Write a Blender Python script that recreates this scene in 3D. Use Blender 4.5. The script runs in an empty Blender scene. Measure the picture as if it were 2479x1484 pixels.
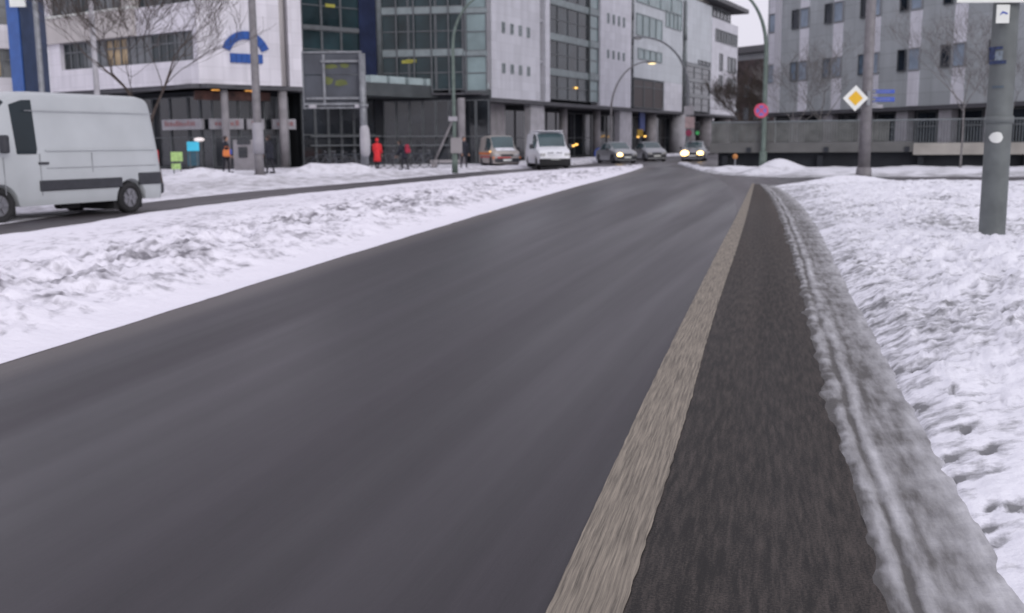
import bpy, bmesh, math, random
from mathutils import Vector, Matrix, noise
rnd = random.Random(7)
C = bpy.context.scene.collection
sc = bpy.context.scene
R_ = math.radians
# ------------------------------------------------------------------ camera
F = 2500.0; CX = 1239.0; CY = 742.0; HC = 1.5
cam = bpy.data.objects.new('camera', bpy.data.cameras.new('camera')); C.objects.link(cam)
cam.data.lens = 36.0*F/2478.0; cam.data.sensor_width = 36.0
cam.data.clip_end = 2000; cam.data.clip_start = 0.05
PITCH = math.atan(397.0/F); ROLL = R_(0.5)
CR = Matrix.Rotation(math.pi/2-PITCH, 3, 'X') @ Matrix.Rotation(-ROLL, 3, 'Z')
cam.rotation_euler = CR.to_euler(); cam.location = (0, 0, HC)
cam.data.dof.use_dof = True; cam.data.dof.focus_distance = 3.6; cam.data.dof.aperture_fstop = 3.8
sc.camera = cam
# ------------------------------------------------------------------ sky, sun, exposure
w = bpy.data.worlds.new('World'); sc.world = w; w.use_nodes = True
nt = w.node_tree; bg = nt.nodes['Background']
sky = nt.nodes.new('ShaderNodeTexSky'); sky.sky_type = 'NISHITA'; sky.sun_disc = False
SUN_EL = R_(24); SUN_ROT = R_(150)
sky.sun_elevation = SUN_EL; sky.sun_rotation = SUN_ROT; sky.dust_density = 4.0; sky.air_density = 1.0
hs = nt.nodes.new('ShaderNodeHueSaturation'); hs.inputs['Saturation'].default_value = 0.10
nt.links.new(sky.outputs[0], hs.inputs['Color'])
mx = nt.nodes.new('ShaderNodeMix'); mx.data_type = 'RGBA'; mx.inputs[0].default_value = 0.72
nt.links.new(hs.outputs[0], mx.inputs[6]); mx.inputs[7].default_value = (9.8, 9.5, 10.9, 1)
nt.links.new(mx.outputs[2], bg.inputs['Color']); bg.inputs['Strength'].default_value = 0.1
sl = bpy.data.lights.new('sun', 'SUN'); sl.energy = 0.6; sl.angle = R_(25); sl.color = (1, .97, .93)
so = bpy.data.objects.new('sun', sl); C.objects.link(so)
sd = Vector((math.sin(SUN_ROT)*math.cos(SUN_EL), math.cos(SUN_ROT)*math.cos(SUN_EL), math.sin(SUN_EL)))
so.rotation_euler = sd.to_track_quat('Z', 'Y').to_euler(); so.location = (0, -20, 60)
sc.view_settings.view_transform = 'Standard'; sc.view_settings.look = 'None'
sc.view_settings.exposure = 0.0; sc.view_settings.gamma = 1.0
# ------------------------------------------------------------------ helpers: measuring in the photo, building meshes
def ray(u, v): return CR @ Vector(((u-CX)/F, -(v-CY)/F, -1.0))
def G(u, v, z=0.0):
    r = ray(u, v); k = (z-HC)/r.z
    return Vector((r.x*k, r.y*k, z))
def D(u, v, Y):
    r = ray(u, v); k = Y/r.y
    return Vector((r.x*k, Y, HC+r.z*k))
def V(*a): return Vector(a)
WL = {}
def link(o, parent=None):
    C.objects.link(o)
    if parent is not None: o.parent = parent
    return o
def tag(o, label=None, cat=None, group=None, kind=None):
    if label: o['label'] = label
    if cat: o['category'] = cat
    if group: o['group'] = group
    if kind: o['kind'] = kind
    return o
def thing(name, loc, label, cat, rz=0.0, group=None):
    o = bpy.data.objects.new(name, None); o.location = loc; o.rotation_euler = (0, 0, rz)
    o.empty_display_size = .3
    link(o); WL[o.name] = Vector(loc); return tag(o, label, cat, group)
class MB:
    def __init__(s): s.v = []; s.f = []; s.uv = None
    def poly(s, pts):
        b = len(s.v); s.v += [Vector(p) for p in pts]; s.f.append(list(range(b, b+len(pts)))); return s
    def hexa(s, p):
        b = len(s.v); s.v += [Vector(q) for q in p]
        for f in ((0,3,2,1),(4,5,6,7),(0,1,5,4),(1,2,6,5),(2,3,7,6),(3,0,4,7)): s.f.append([b+i for i in f])
        return s
    def box(s, c, d, M=None):
        x, y, z = [q/2 for q in d]; c = Vector(c)
        P = [V(-x,-y,-z),V(x,-y,-z),V(x,y,-z),V(-x,y,-z),V(-x,-y,z),V(x,-y,z),V(x,y,z),V(-x,y,z)]
        if M: P = [M @ p for p in P]
        return s.hexa([p+c for p in P])
    def prism(s, pts, off):
        off = Vector(off); b = len(s.v); n = len(pts)
        s.v += [Vector(p) for p in pts]+[Vector(p)+off for p in pts]
        s.f.append([b+i for i in range(n)][::-1]); s.f.append([b+n+i for i in range(n)])
        for i in range(n): j = (i+1) % n; s.f.append([b+i, b+j, b+n+j, b+n+i])
        return s
    def tube(s, pts, r, n=8, cap=True):
        pts = [Vector(p) for p in pts]
        if not hasattr(r, '__len__'): r = [r]*len(pts)
        b = len(s.v); up = None
        for i, p in enumerate(pts):
            t = (pts[min(i+1, len(pts)-1)]-pts[max(i-1, 0)]).normalized()
            if up is None: up = t.orthogonal().normalized()
            up = (up-t*up.dot(t)).normalized(); q = t.cross(up)
            for k in range(n):
                a = 2*math.pi*k/n; s.v.append(p+(up*math.cos(a)+q*math.sin(a))*r[i])
        for i in range(len(pts)-1):
            for k in range(n):
                k2 = (k+1) % n
                s.f.append([b+i*n+k, b+i*n+k2, b+(i+1)*n+k2, b+(i+1)*n+k])
        if cap:
            s.f.append([b+k for k in range(n)][::-1]); s.f.append([b+(len(pts)-1)*n+k for k in range(n)])
        return s
    def ball(s, c, r, n=10, m=7, sc=(1,1,1)):
        b = len(s.v); c = Vector(c)
        for i in range(m+1):
            th = math.pi*i/m
            for k in range(n):
                a = 2*math.pi*k/n
                s.v.append(c+V(math.sin(th)*math.cos(a)*sc[0], math.sin(th)*math.sin(a)*sc[1], math.cos(th)*sc[2])*r)
        for i in range(m):
            for k in range(n):
                k2 = (k+1) % n; s.f.append([b+i*n+k, b+(i+1)*n+k, b+(i+1)*n+k2, b+i*n+k2])
        return s
    def disc(s, c, nrm, r, th=.02, n=24):
        nrm = Vector(nrm).normalized(); u = nrm.orthogonal().normalized(); q = nrm.cross(u); c = Vector(c)
        s.prism([c+(u*math.cos(2*math.pi*k/n)+q*math.sin(2*math.pi*k/n))*r for k in range(n)], nrm*th); return s
    def build(s, name, mat, parent=None, smooth=False, local=False, bevel=0):
        off = V(0,0,0)
        if parent is not None and not local: off = WL[parent.name]
        me = bpy.data.meshes.new(name); me.from_pydata([tuple(p-off) for p in s.v], [], s.f)
        if s.uv:
            uvl = me.uv_layers.new(name='uv')
            for lp in me.loops: uvl.data[lp.index].uv = s.uv[lp.vertex_index]
        bm = bmesh.new(); bm.from_mesh(me)
        if not s.uv: bmesh.ops.remove_doubles(bm, verts=bm.verts, dist=1e-5)
        bmesh.ops.recalc_face_normals(bm, faces=bm.faces); bm.to_mesh(me); bm.free()
        me.materials.append(mat)
        if smooth:
            for p in me.polygons: p.use_smooth = True
        o = bpy.data.objects.new(name, me); link(o, parent); WL[o.name] = off
        if bevel:
            m = o.modifiers.new('bevel', 'BEVEL'); m.width = bevel; m.segments = 2; m.limit_method = 'ANGLE'
        return o
class Frame:
    """a wall's own axes: s along it, o out of it towards the street, z up; measured from two image columns"""
    def __init__(s, u0, d0, u1, d1):
        a = D(u0, 345, d0); b = D(u1, 345, d1); s.O = V(a.x, a.y, 0); s.L = (V(b.x, b.y, 0)-s.O).length
        s.t = (V(b.x, b.y, 0)-s.O).normalized(); s.n = V(s.t.y, -s.t.x, 0)
        if s.n.dot(-s.O) < 0: s.n = -s.n
    def P(s, a, o, z): return s.O+s.t*a+s.n*o+V(0, 0, z)
    def sz(s, u, v, o=0.0):
        r = ray(u, v); q = s.O+s.n*o-V(0, 0, HC); k = q.dot(s.n)/r.dot(s.n); p = r*k
        return (p-V(s.O.x, s.O.y, 0)).dot(s.t), p.z+HC
    def S(s, u, v=200, o=0.0): return s.sz(u, v, o)[0]
    def Z(s, u, v, o=0.0): return s.sz(u, v, o)[1]
    def box(s, mb, a0, a1, z0, z1, o0, o1):
        P = s.P
        return mb.hexa([P(a0,o0,z0),P(a1,o0,z0),P(a1,o1,z0),P(a0,o1,z0),P(a0,o0,z1),P(a1,o0,z1),P(a1,o1,z1),P(a0,o1,z1)])
# ------------------------------------------------------------------ materials
def nodes(name):
    m = bpy.data.materials.new(name); m.use_nodes = True; t = m.node_tree
    return m, t, t.nodes['Principled BSDF'], t.nodes.new, t.links.new
def mat(name, col, rough=.6, metal=0.0, var=.12, scale=3.0, bump=0.0, bscale=40, emit=0, spec=None, col2=None):
    m, t, b, N, Lk = nodes(name)
    tc = N('ShaderNodeTexCoord'); n = N('ShaderNodeTexNoise'); n.inputs['Scale'].default_value = scale; n.inputs['Detail'].default_value = 6
    Lk(tc.outputs['Object'], n.inputs['Vector'])
    r = N('ShaderNodeValToRGB'); c2 = col2 or tuple(c*(1-var*2.2) for c in col)
    r.color_ramp.elements[0].position = .3; r.color_ramp.elements[0].color = (*c2, 1)
    r.color_ramp.elements[1].position = .68; r.color_ramp.elements[1].color = (*[min(1, c*(1+var)) for c in col], 1)
    Lk(n.outputs['Fac'], r.inputs['Fac']); Lk(r.outputs['Color'], b.inputs['Base Color'])
    b.inputs['Roughness'].default_value = rough; b.inputs['Metallic'].default_value = metal
    if spec is not None: b.inputs['Specular IOR Level'].default_value = spec
    if bump:
        n2 = N('ShaderNodeTexNoise'); n2.inputs['Scale'].default_value = bscale; n2.inputs['Detail'].default_value = 5
        Lk(tc.outputs['Object'], n2.inputs['Vector']); bp = N('ShaderNodeBump'); bp.inputs['Strength'].default_value = bump; bp.inputs['Distance'].default_value = .02
        Lk(n2.outputs['Fac'], bp.inputs['Height']); Lk(bp.outputs['Normal'], b.inputs['Normal'])
    if emit:
        b.inputs['Emission Color'].default_value = (*col, 1); b.inputs['Emission Strength'].default_value = emit
    return m
def cladding(name, col, w=1.2, h=.6, mortar=.02, dark=.75, rough=.5, var=.06):
    """flat facade panels: thin joints and a slight panel-to-panel difference, laid out along the wall (uv in metres)"""
    m, t, b, N, Lk = nodes(name)
    uv = N('ShaderNodeUVMap'); br = N('ShaderNodeTexBrick'); br.offset = 0; br.squash = 1
    br.inputs['Scale'].default_value = 1; br.inputs['Brick Width'].default_value = w; br.inputs['Row Height'].default_value = h
    br.inputs['Mortar Size'].default_value = mortar; br.inputs['Mortar Smooth'].default_value = .3
    br.inputs['Color1'].default_value = (*[c*(1+var) for c in col], 1); br.inputs['Color2'].default_value = (*[c*(1-var) for c in col], 1)
    br.inputs['Mortar'].default_value = (*[c*dark for c in col], 1)
    Lk(uv.outputs[0], br.inputs['Vector'])
    n = N('ShaderNodeTexNoise'); n.inputs['Scale'].default_value = .9; n.inputs['Detail'].default_value = 5
    mp = N('ShaderNodeMapping'); mp.inputs['Scale'].default_value = (1.5, .25, 1); Lk(uv.outputs[0], mp.inputs[0]); Lk(mp.outputs[0], n.inputs['Vector'])
    mr = N('ShaderNodeMapRange'); mr.inputs[1].default_value = .3; mr.inputs[2].default_value = .7; mr.inputs[3].default_value = .86; mr.inputs[4].default_value = 1.05
    Lk(n.outputs['Fac'], mr.inputs[0])
    mm = N('ShaderNodeMix'); mm.data_type = 'RGBA'; mm.blend_type = 'MULTIPLY'; mm.inputs[0].default_value = 1
    Lk(br.outputs['Color'], mm.inputs[6]); Lk(mr.outputs[0], mm.inputs[7]); Lk(mm.outputs[2], b.inputs['Base Color'])
    b.inputs['Roughness'].default_value = rough
    return m
def glass(name, col, rough=.08, var=.5, scale=.35, spec=.8):
    """window glass with a dim room behind: dark, unevenly tinted, mirror-like"""
    m = mat(name, col, rough, 0, var*.4, scale, 0)
    m.node_tree.nodes['Principled BSDF'].inputs['Specular IOR Level'].default_value = spec
    t = m.node_tree; b = t.nodes['Principled BSDF']; tc = t.nodes.new('ShaderNodeTexCoord'); n = t.nodes.new('ShaderNodeTexNoise')
    n.inputs['Scale'].default_value = .8; bp = t.nodes.new('ShaderNodeBump'); bp.inputs['Strength'].default_value = .12; bp.inputs['Distance'].default_value = .1
    t.links.new(tc.outputs['Object'], n.inputs['Vector']); t.links.new(n.outputs['Fac'], bp.inputs['Height']); t.links.new(bp.outputs['Normal'], b.inputs['Normal'])
    return m
def asphalt(name, base, light, damp=.3, streak=.5, grit=.35, rough=(.38, .8), dust=False):
    """uv: x across the road, y along it, in metres; wheel-worn bands and grit run along the road"""
    m, t, b, N, Lk = nodes(name)
    uv = N('ShaderNodeUVMap')
    def nz(sx, sy, sc, det=5, ro=.5):
        mp = N('ShaderNodeMapping'); mp.inputs['Scale'].default_value = (sx, sy, 1); Lk(uv.outputs[0], mp.inputs[0])
        n = N('ShaderNodeTexNoise'); n.inputs['Scale'].default_value = sc; n.inputs['Detail'].default_value = det; n.inputs['Roughness'].default_value = ro
        Lk(mp.outputs[0], n.inputs['Vector']); return n.outputs['Fac']
    a = nz(1, .022, 1.3, 4); g = nz(9, .8, 4, 6, .7); p = nz(.7, .06, .7, 4); fine = nz(1, 1, 90, 3, .8)
    def mth(op, x, y, z=None):
        q = N('ShaderNodeMath'); q.operation = op
        for i, s_ in enumerate([x, y, z]):
            if s_ is None: continue
            if isinstance(s_, (int, float)): q.inputs[i].default_value = s_
            else: Lk(s_, q.inputs[i])
        return q.outputs[0]
    k = mth('MULTIPLY_ADD', mth('SUBTRACT', a, .5), streak*2.2, .5)
    k = mth('MULTIPLY_ADD', mth('SUBTRACT', g, .5), grit*1.2, k)
    k = mth('MULTIPLY_ADD', mth('SUBTRACT', p, .5), .6*streak, k)
    k = mth('MULTIPLY_ADD', mth('SUBTRACT', fine, .5), grit*1.1, k)
    r = N('ShaderNodeValToRGB'); r.color_ramp.elements[0].position = .12; r.color_ramp.elements[0].color = (*base, 1)
    r.color_ramp.elements[1].position = .92; r.color_ramp.elements[1].color = (*light, 1)
    Lk(k, r.inputs['Fac'])
    if dust:       # pale salt and grit residue left along the kerb by the plough
        sx = N('ShaderNodeSeparateXYZ'); Lk(uv.outputs[0], sx.inputs[0])
        e = N('ShaderNodeMapRange'); e.inputs[1].default_value = .9; e.inputs[2].default_value = 0; e.inputs[3].default_value = 0; e.inputs[4].default_value = .9
        Lk(mth('MULTIPLY_ADD', mth('SUBTRACT', a, .5), 1.2, sx.outputs[0]), e.inputs[0])
        mxx = N('ShaderNodeMix'); mxx.data_type = 'RGBA'; Lk(e.outputs[0], mxx.inputs[0]); Lk(r.outputs['Color'], mxx.inputs[6]); mxx.inputs[7].default_value = (.12,.105,.10,1)
        Lk(mxx.outputs[2], b.inputs['Base Color'])
    else: Lk(r.outputs['Color'], b.inputs['Base Color'])
    mr = N('ShaderNodeMapRange'); mr.inputs[1].default_value = .35; mr.inputs[2].default_value = .62; mr.inputs[3].default_value = rough[0]; mr.inputs[4].default_value = rough[1]
    Lk(p, mr.inputs[0]); Lk(mr.outputs[0], b.inputs['Roughness'])
    b.inputs['Specular IOR Level'].default_value = .36
    bp = N('ShaderNodeBump'); bp.inputs['Strength'].default_value = .25; bp.inputs['Distance'].default_value = .004
    Lk(mth('ADD', fine, mth('MULTIPLY', g, .2)), bp.inputs['Height']); Lk(bp.outputs['Normal'], b.inputs['Normal'])
    return m
def snow(name, clean=(.82,.83,.88), dirt=(.27,.25,.26), amount=.5, scale=2.2, stretch=(1, 1), sharp=.08, attr=None):
    """snow with grey-brown grit ploughed into it; uv in metres (across, along)"""
    m, t, b, N, Lk = nodes(name)
    uv = N('ShaderNodeUVMap'); mp = N('ShaderNodeMapping'); mp.inputs['Scale'].default_value = (stretch[0], stretch[1], 1); Lk(uv.outputs[0], mp.inputs[0])
    n = N('ShaderNodeTexNoise'); n.inputs['Scale'].default_value = scale; n.inputs['Detail'].default_value = 7; n.inputs['Roughness'].default_value = .62
    Lk(mp.outputs[0], n.inputs['Vector'])
    n3 = N('ShaderNodeTexNoise'); n3.inputs['Scale'].default_value = .35; n3.inputs['Detail'].default_value = 3; Lk(uv.outputs[0], n3.inputs['Vector'])
    q = N('ShaderNodeMath'); q.operation = 'MULTIPLY_ADD'; Lk(n3.outputs['Fac'], q.inputs[0]); q.inputs[1].default_value = .35; Lk(n.outputs['Fac'], q.inputs[2])
    src = q.outputs[0]
    if attr:
        at = N('ShaderNodeAttribute'); at.attribute_name = attr
        q2 = N('ShaderNodeMath'); q2.operation = 'ADD'; Lk(src, q2.inputs[0]); Lk(at.outputs['Fac'], q2.inputs[1]); src = q2.outputs[0]
    r = N('ShaderNodeValToRGB'); c = 1.0-amount
    e = r.color_ramp.elements; e[0].position = max(0, c-sharp); e[0].color = (*clean, 1); e[1].position = min(1, c+sharp*1.6); e[1].color = (*dirt, 1)
    Lk(src, r.inputs['Fac']); Lk(r.outputs['Color'], b.inputs['Base Color'])
    b.inputs['Roughness'].default_value = .75; b.inputs['Specular IOR Level'].default_value = .3
    n2 = N('ShaderNodeTexNoise'); n2.inputs['Scale'].default_value = 11; n2.inputs['Detail'].default_value = 6; Lk(uv.outputs[0], n2.inputs['Vector'])
    bp = N('ShaderNodeBump'); bp.inputs['Strength'].default_value = .5; bp.inputs['Distance'].default_value = .05
    Lk(n2.outputs['Fac'], bp.inputs['Height']); Lk(bp.outputs['Normal'], b.inputs['Normal'])
    return m
M = dict(
 road=asphalt('asphalt_road', (.011,.009,.0115), (.047,.040,.049), streak=.42, grit=.55, rough=(.30,.50), dust=True),
 roadfar=asphalt('asphalt_far', (.055,.050,.054), (.12,.11,.118), streak=.6, grit=.4, rough=(.3,.6)),
 cycle=asphalt('asphalt_cycle_lane', (.011,.009,.008), (.082,.067,.058), streak=.8, grit=1.7, rough=(.6,.9)),
 white=mat('van_white', (.45,.475,.49), .28, 0, .04, 1.2),
 silver=mat('car_silver', (.36,.37,.39), .3, .5, .05, 2),
 parked=mat('parked_paint_grubby', (.44,.40,.37), .4, 0, .12, 2),
 whitecar=mat('car_white', (.75,.76,.80), .32, 0, .03, 2),
 darkglass=glass('vehicle_glass', (.012,.022,.028), .06, spec=.4),
 tealglass=glass('windscreen', (.06,.10,.11), .06),
 plastic=mat('black_plastic', (.035,.037,.045), .55, 0, .1, 8),
 tyre=mat('tyre', (.022,.022,.024), .85, 0, .15, 9),
 rim=mat('rim', (.25,.25,.27), .4, .6, .1, 8),
 under=mat('underbody', (.02,.02,.022), .9, 0, .1, 4),
 lit=mat('headlight_lit', (1.0,.66,.26), .3, 0, 0, 1, emit=4.5),
 lamp=mat('headlight_glass', (.5,.5,.5), .15, .3, .1, 6),
 amber=mat('amber_lamp', (1.0,.55,.12), .3, 0, 0, 1, emit=2.2),
 amberdim=mat('amber_ceiling_light', (1.0,.45,.10), .3, 0, 0, 1, emit=.9),
 orange=mat('orange', (.75,.22,.06), .5, 0, .08, 5),
 red=mat('red', (.62,.035,.04), .6, 0, .12, 6),
 cream=mat('facade_render', (.50,.47,.46), .75, 0, .07, .5),
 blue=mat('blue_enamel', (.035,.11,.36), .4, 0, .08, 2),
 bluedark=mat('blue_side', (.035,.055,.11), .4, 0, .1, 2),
 galv=mat('galvanised', (.24,.25,.27), .5, .35, .14, 4),
 mastgrey=mat('mast_grey_green_paint', (.135,.15,.15), .6, 0, .12, 3, bump=.25, bscale=14),
 polegrey=mat('pole_grey', (.20,.19,.20), .6, .1, .12, 4),
 polegreen=mat('pole_green', (.125,.165,.145), .6, 0, .12, 4),
 signback=mat('sign_back', (.075,.082,.10), .55, .1, .12, 1.2),
 signwhite=mat('sign_white', (.78,.80,.76), .5, 0, .04, 3),
 yellow=mat('sign_yellow', (.80,.46,.01), .45, 0, .04, 3),
 signblue=mat('sign_blue', (.04,.09,.42), .45, 0, .06, 3),
 signred=mat('sign_red', (.62,.05,.12), .45, 0, .06, 3),
 lettering=mat('lettering_blue', (.02,.085,.33), .4, 0, .05, 3),
 letterred=mat('lettering_red', (.30,.15,.16), .5, 0, .05, 3),
 concrete=mat('concrete', (.33,.31,.32), .85, 0, .14, .8, bump=.2, bscale=12),
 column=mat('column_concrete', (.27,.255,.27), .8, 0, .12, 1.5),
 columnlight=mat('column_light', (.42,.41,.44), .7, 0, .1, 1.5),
 slabdark=mat('slab_dark_concrete', (.12,.12,.118), .85, 0, .14, .6),
 canopygrey=mat('canopy_grey', (.085,.095,.10), .5, .1, .12, 1),
 beam=mat('beam_beige', (.36,.34,.31), .85, 0, .14, .6),
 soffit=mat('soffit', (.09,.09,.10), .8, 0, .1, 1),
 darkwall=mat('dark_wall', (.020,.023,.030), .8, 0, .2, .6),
 frame=mat('window_frame', (.13,.14,.15), .5, .2, .1, 3),
 framelight=mat('transom', (.23,.27,.28), .5, .1, .1, 2),
 teal=glass('atrium_glass', (.016,.036,.042), .07, .8, .5, .45),
 tealpale=mat('glass_panel_pale', (.22,.29,.30), .25, 0, .12, .6),
 wglass=glass('window_glass', (.030,.042,.048), .08, .7, .5, .45),
 wglassgrey=glass('window_glass_grey', (.10,.11,.12), .12, .6, .5),
 wglasswarm=mat('window_lit_room', (.34,.25,.14), .2, 0, .4, .8),
 shopglass=glass('shop_glass', (.022,.026,.032), .08, .8, .4),
 shopwarm=mat('shop_warm_interior', (.12,.06,.05), .5, 0, .5, 1.5),
 shopsign=mat('shop_sign_board', (.34,.33,.36), .6, 0, .1, 1.5),
 wall_grey=mat('wall_grey_panels', (.30,.31,.33), .65, 0, .08, .5),
 bluepane=mat('blind_blue', (.32,.39,.48), .3, 0, .12, 1.2),
 bluepane2=mat('pane_blue_dark', (.14,.20,.27), .25, 0, .3, 1.4),
 darkpane=glass('dark_pane', (.02,.028,.04), .08, .6, .6),
 railing=mat('railing_slats', (.13,.135,.13), .7, .1, .14, 2),
 railopen=mat('railing_bars', (.18,.20,.21), .6, .2, .1, 3),
 brick=mat('dark_brick', (.075,.055,.055), .85, 0, .3, 1.0),
 roofgrey=mat('roof_grey', (.12,.12,.13), .7, 0, .1, .6),
 bark=mat('bark', (.075,.058,.050), .9, 0, .25, 6),
 barkgrey=mat('bark_grey', (.20,.19,.19), .9, 0, .2, 6),
 skin=mat('skin', (.45,.27,.20), .6, 0, .06, 8),
 coatdark=mat('coat_dark', (.018,.020,.032), .85, 0, .2, 6),
 trousers=mat('trousers_dark', (.022,.022,.030), .85, 0, .2, 6),
 coatred=mat('coat_red', (.72,.028,.035), .75, 0, .12, 6),
 hair=mat('hair_dark', (.03,.02,.018), .7, 0, .2, 20),
 cyan=mat('poster_cyan', (.05,.46,.66), .5, 0, .08, 2, emit=.25),
 lime=mat('poster_lime', (.42,.62,.22), .6, 0, .15, 6),
 green=mat('signal_green', (.03,.30,.08), .4, 0, 0, 1, emit=.35),
 rubber=mat('bicycle_black', (.04,.04,.045), .6, 0, .1, 6),
 bikeframe=mat('bicycle_frame', (.12,.13,.15), .4, .3, .1, 6),
 warmlamp=mat('street_lamp_lit', (1.0,.80,.42), .3, 0, 0, 1, emit=1.6),
 paint_line=None)
M['cl_white'] = cladding('cladding_white', (.69,.67,.72), 1.5, .75, .012)
M['cl_slab'] = cladding('cladding_slab', (.60,.60,.66), 1.4, .7, .012)
M['cl_far'] = cladding('cladding_far', (.50,.53,.57), 1.6, .9, .015)
M['cl_grey'] = cladding('cladding_grey', (.43,.46,.475), 2.3, .85, .02, .75)
M['cl_light'] = cladding('cladding_light_panel', (.78,.78,.84), 3.0, .85, .02, .8)
M['cl_brown'] = cladding('cladding_brown', (.10,.085,.085), .8, .3, .03, .7)
def wallbox(fr, name, m, parent, a0, a1, z0, z1, o0, o1):
    """one clad wall block with uvs in metres along the wall"""
    mb = MB(); fr.box(mb, a0, a1, z0, z1, o0, o1)
    # separate faces so that each has its own uvs
    v = []; f = []; uv = []
    for fc in mb.f:
        b = len(v)
        for i in fc:
            p = mb.v[i]; v.append(p); q = p-fr.O; uv.append((q.dot(fr.t)+q.dot(fr.n), p.z))
        f.append([b+k for k in range(len(fc))])
    mb.v = v; mb.f = f; mb.uv = uv
    return mb.build(name, m, parent)
# ------------------------------------------------------------------ ground, roads, snow
def densify(pts, step):
    out = []
    for a, b in zip(pts, pts[1:]):
        n = max(1, int((b-a).length/step))
        for i in range(n): out.append(a.lerp(b, i/n))
    out.append(pts[-1]); return out
def smoothpl(pts, it=2):
    for _ in range(it):
        q = [pts[0]]
        for a, b in zip(pts, pts[1:]): q += [a.lerp(b, .25), a.lerp(b, .75)]
        q.append(pts[-1]); pts = q
    return pts
def resample(pts, n, grade=1.0):
    L = [0]
    for a, b in zip(pts, pts[1:]): L.append(L[-1]+(b-a).length)
    out = []; j = 0
    for i in range(n):
        s_ = L[-1]*(i/(n-1))**grade
        while j < len(L)-2 and L[j+1] < s_: j += 1
        t = 0 if L[j+1] == L[j] else (s_-L[j])/(L[j+1]-L[j]); out.append(pts[j].lerp(pts[j+1], min(1, t)))
    return out
def back(pts, d):      # run a line on backwards past the camera
    return [pts[0]+(pts[0]-pts[1]).normalized()*d]+pts
def PL(px, z=0.0): return [G(u, v, z) for u, v in px]
def sheet(name, m, A, B, n, k, hfun, grade=1.8, smooth=True, dirt=None, kind='structure'):
    """a strip of ground between two lines; hfun(s 0..1 along, t 0..1 across, point) gives its height"""
    A = resample(A, n, grade); B = resample(B, n, grade); mb = MB(); mb.uv = []; dv = []
    L = 0; w0 = 0
    for i in range(n):
        if i: L += ((A[i]-A[i-1]).length+(B[i]-B[i-1]).length)/2
        for j in range(k+1):
            t = j/k; p = A[i].lerp(B[i], t); W = (B[i]-A[i]).length
            h = hfun(i/(n-1), t, p)
            mb.v.append(V(p.x, p.y, h)); mb.uv.append((t*W, L))
            if dirt: dv.append(dirt(i/(n-1), t, p))
    for i in range(n-1):
        for j in range(k):
            a = i*(k+1)+j; mb.f.append([a, a+1, a+k+2, a+k+1])
    o = mb.build(name, m, None, smooth)
    if dirt:
        at = o.data.attributes.new('grit', 'FLOAT', 'POINT')
        for i, x in enumerate(dv): at.data[i].value = x
    if o.data.polygons[0].normal.z < 0: o.data.flip_normals()
    return tag(o, kind=kind)
def fbm(p, s, o=4): return noise.fractal(V(p.x*s, p.y*s, 1.7), 1.0, 2.0, o)
def bump(p, u, v, r, h, z=0.1):
    c = G(u, v, z); d = math.hypot(p.x-c.x, p.y-c.y)/r
    return h*math.exp(-d*d*1.6)
mb = MB(); mb.uv = []
for x, y in ((-1200,-300),(1200,-300),(1200,1500),(-1200,1500)): mb.v.append(V(x, y, -.03)); mb.uv.append((x, y))
mb.f.append([0,1,2,3]); tag(mb.build('ground', snow('snow_ground', amount=.3), None), kind='structure')
# asphalt of both carriageways and the junction, one sheet
Apx = [(0,884),(350,774),(700,662),(1000,570),(1200,509),(1380,456),(1480,430),(1530,415),(1556,405)]
Bpx = [(-160,602),(0,578),(350,520),(700,476),(1000,445),(1250,420),(1400,409),(1556,403)]
Cpx = [(-300,640),(0,545),(380,488),(600,465),(900,440),(1180,414),(1300,407),(1400,399),(1470,391),(1540,384),(1620,379),(1700,375.5)]
MLpx = [(1325,1484),(1435,1240),(1545,1000),(1632,820),(1692,700),(1742,600),(1785,520),(1808,470),(1820,445)]
MRpx = [(1510,1484),(1590,1240),(1665,1000),(1712,820),(1750,700),(1785,600),(1808,520),(1820,470),(1826,445)]
K1px = [(2125,1484),(2075,1300),(2030,1120),(1985,980),(1950,820),(1928,700),(1905,600),(1880,520),(1858,470),(1836,447)]
K2px = [(2375,1484),(2300,1330),(2240,1200),(2165,1020),(2100,850),(2040,730),(1990,620),(1950,530),(1905,475),(1862,450)]
A = back(PL(Apx), 22); B = back(PL(Bpx), 30); Cc = back(PL(Cpx), 40)
ML = back(PL(MLpx), 7); MR = back(PL(MRpx), 7); K1 = back(PL(K1px), 7); K2 = back(PL(K2px), 7)
mb = MB(); mb.uv = []
t0 = (A[-1]-A[2]).normalized(); n0 = V(t0.y, -t0.x, 0)
for p in ((-60,-20,0),(60,-20,0),(60,60,0),(110,260,0),(-60,260,0)):
    q = V(*p); mb.v.append(q); mb.uv.append((q.dot(n0), q.dot(t0)))
mb.f.append([0,1,2,3,4]); tag(mb.build('junction_road', M['roadfar'], None), kind='structure')
ER = [p for p in ML[:8]]+PL([(1780,490),(1772,460),(1745,436),(1705,418),(1668,406)])
sheet('road', M['road'], A, smoothpl(ER, 2), 160, 10, lambda s, t, p: .004, 1.0)
def jit(pl, step, amp, sc, keep=0):
    out = []; q = densify(pl, step)
    for i, p in enumerate(q):
        t_ = (q[min(i+1, len(q)-1)]-q[max(i-1, 0)]).normalized(); f = noise.noise(V(p.x*sc, p.y*sc, 3.3))+.5*noise.noise(V(p.x*sc*2.7, p.y*sc*2.7, 8.1))
        out.append(p+V(t_.y, -t_.x, 0)*amp*f)
    return out
A = smoothpl(A, 1); Aj = jit(A, .12, .016, 1.6); K1 = smoothpl(K1, 2); K2 = smoothpl(K2, 2)
K1j = [p+V(.10,0,0) for p in K1]; K2r = [p+V(.14,0,0) for p in K2]; MLj = jit(smoothpl(ML, 2), .03, .004, 9); MRj = jit(smoothpl(MR, 2), .03, .007, 8)
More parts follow.
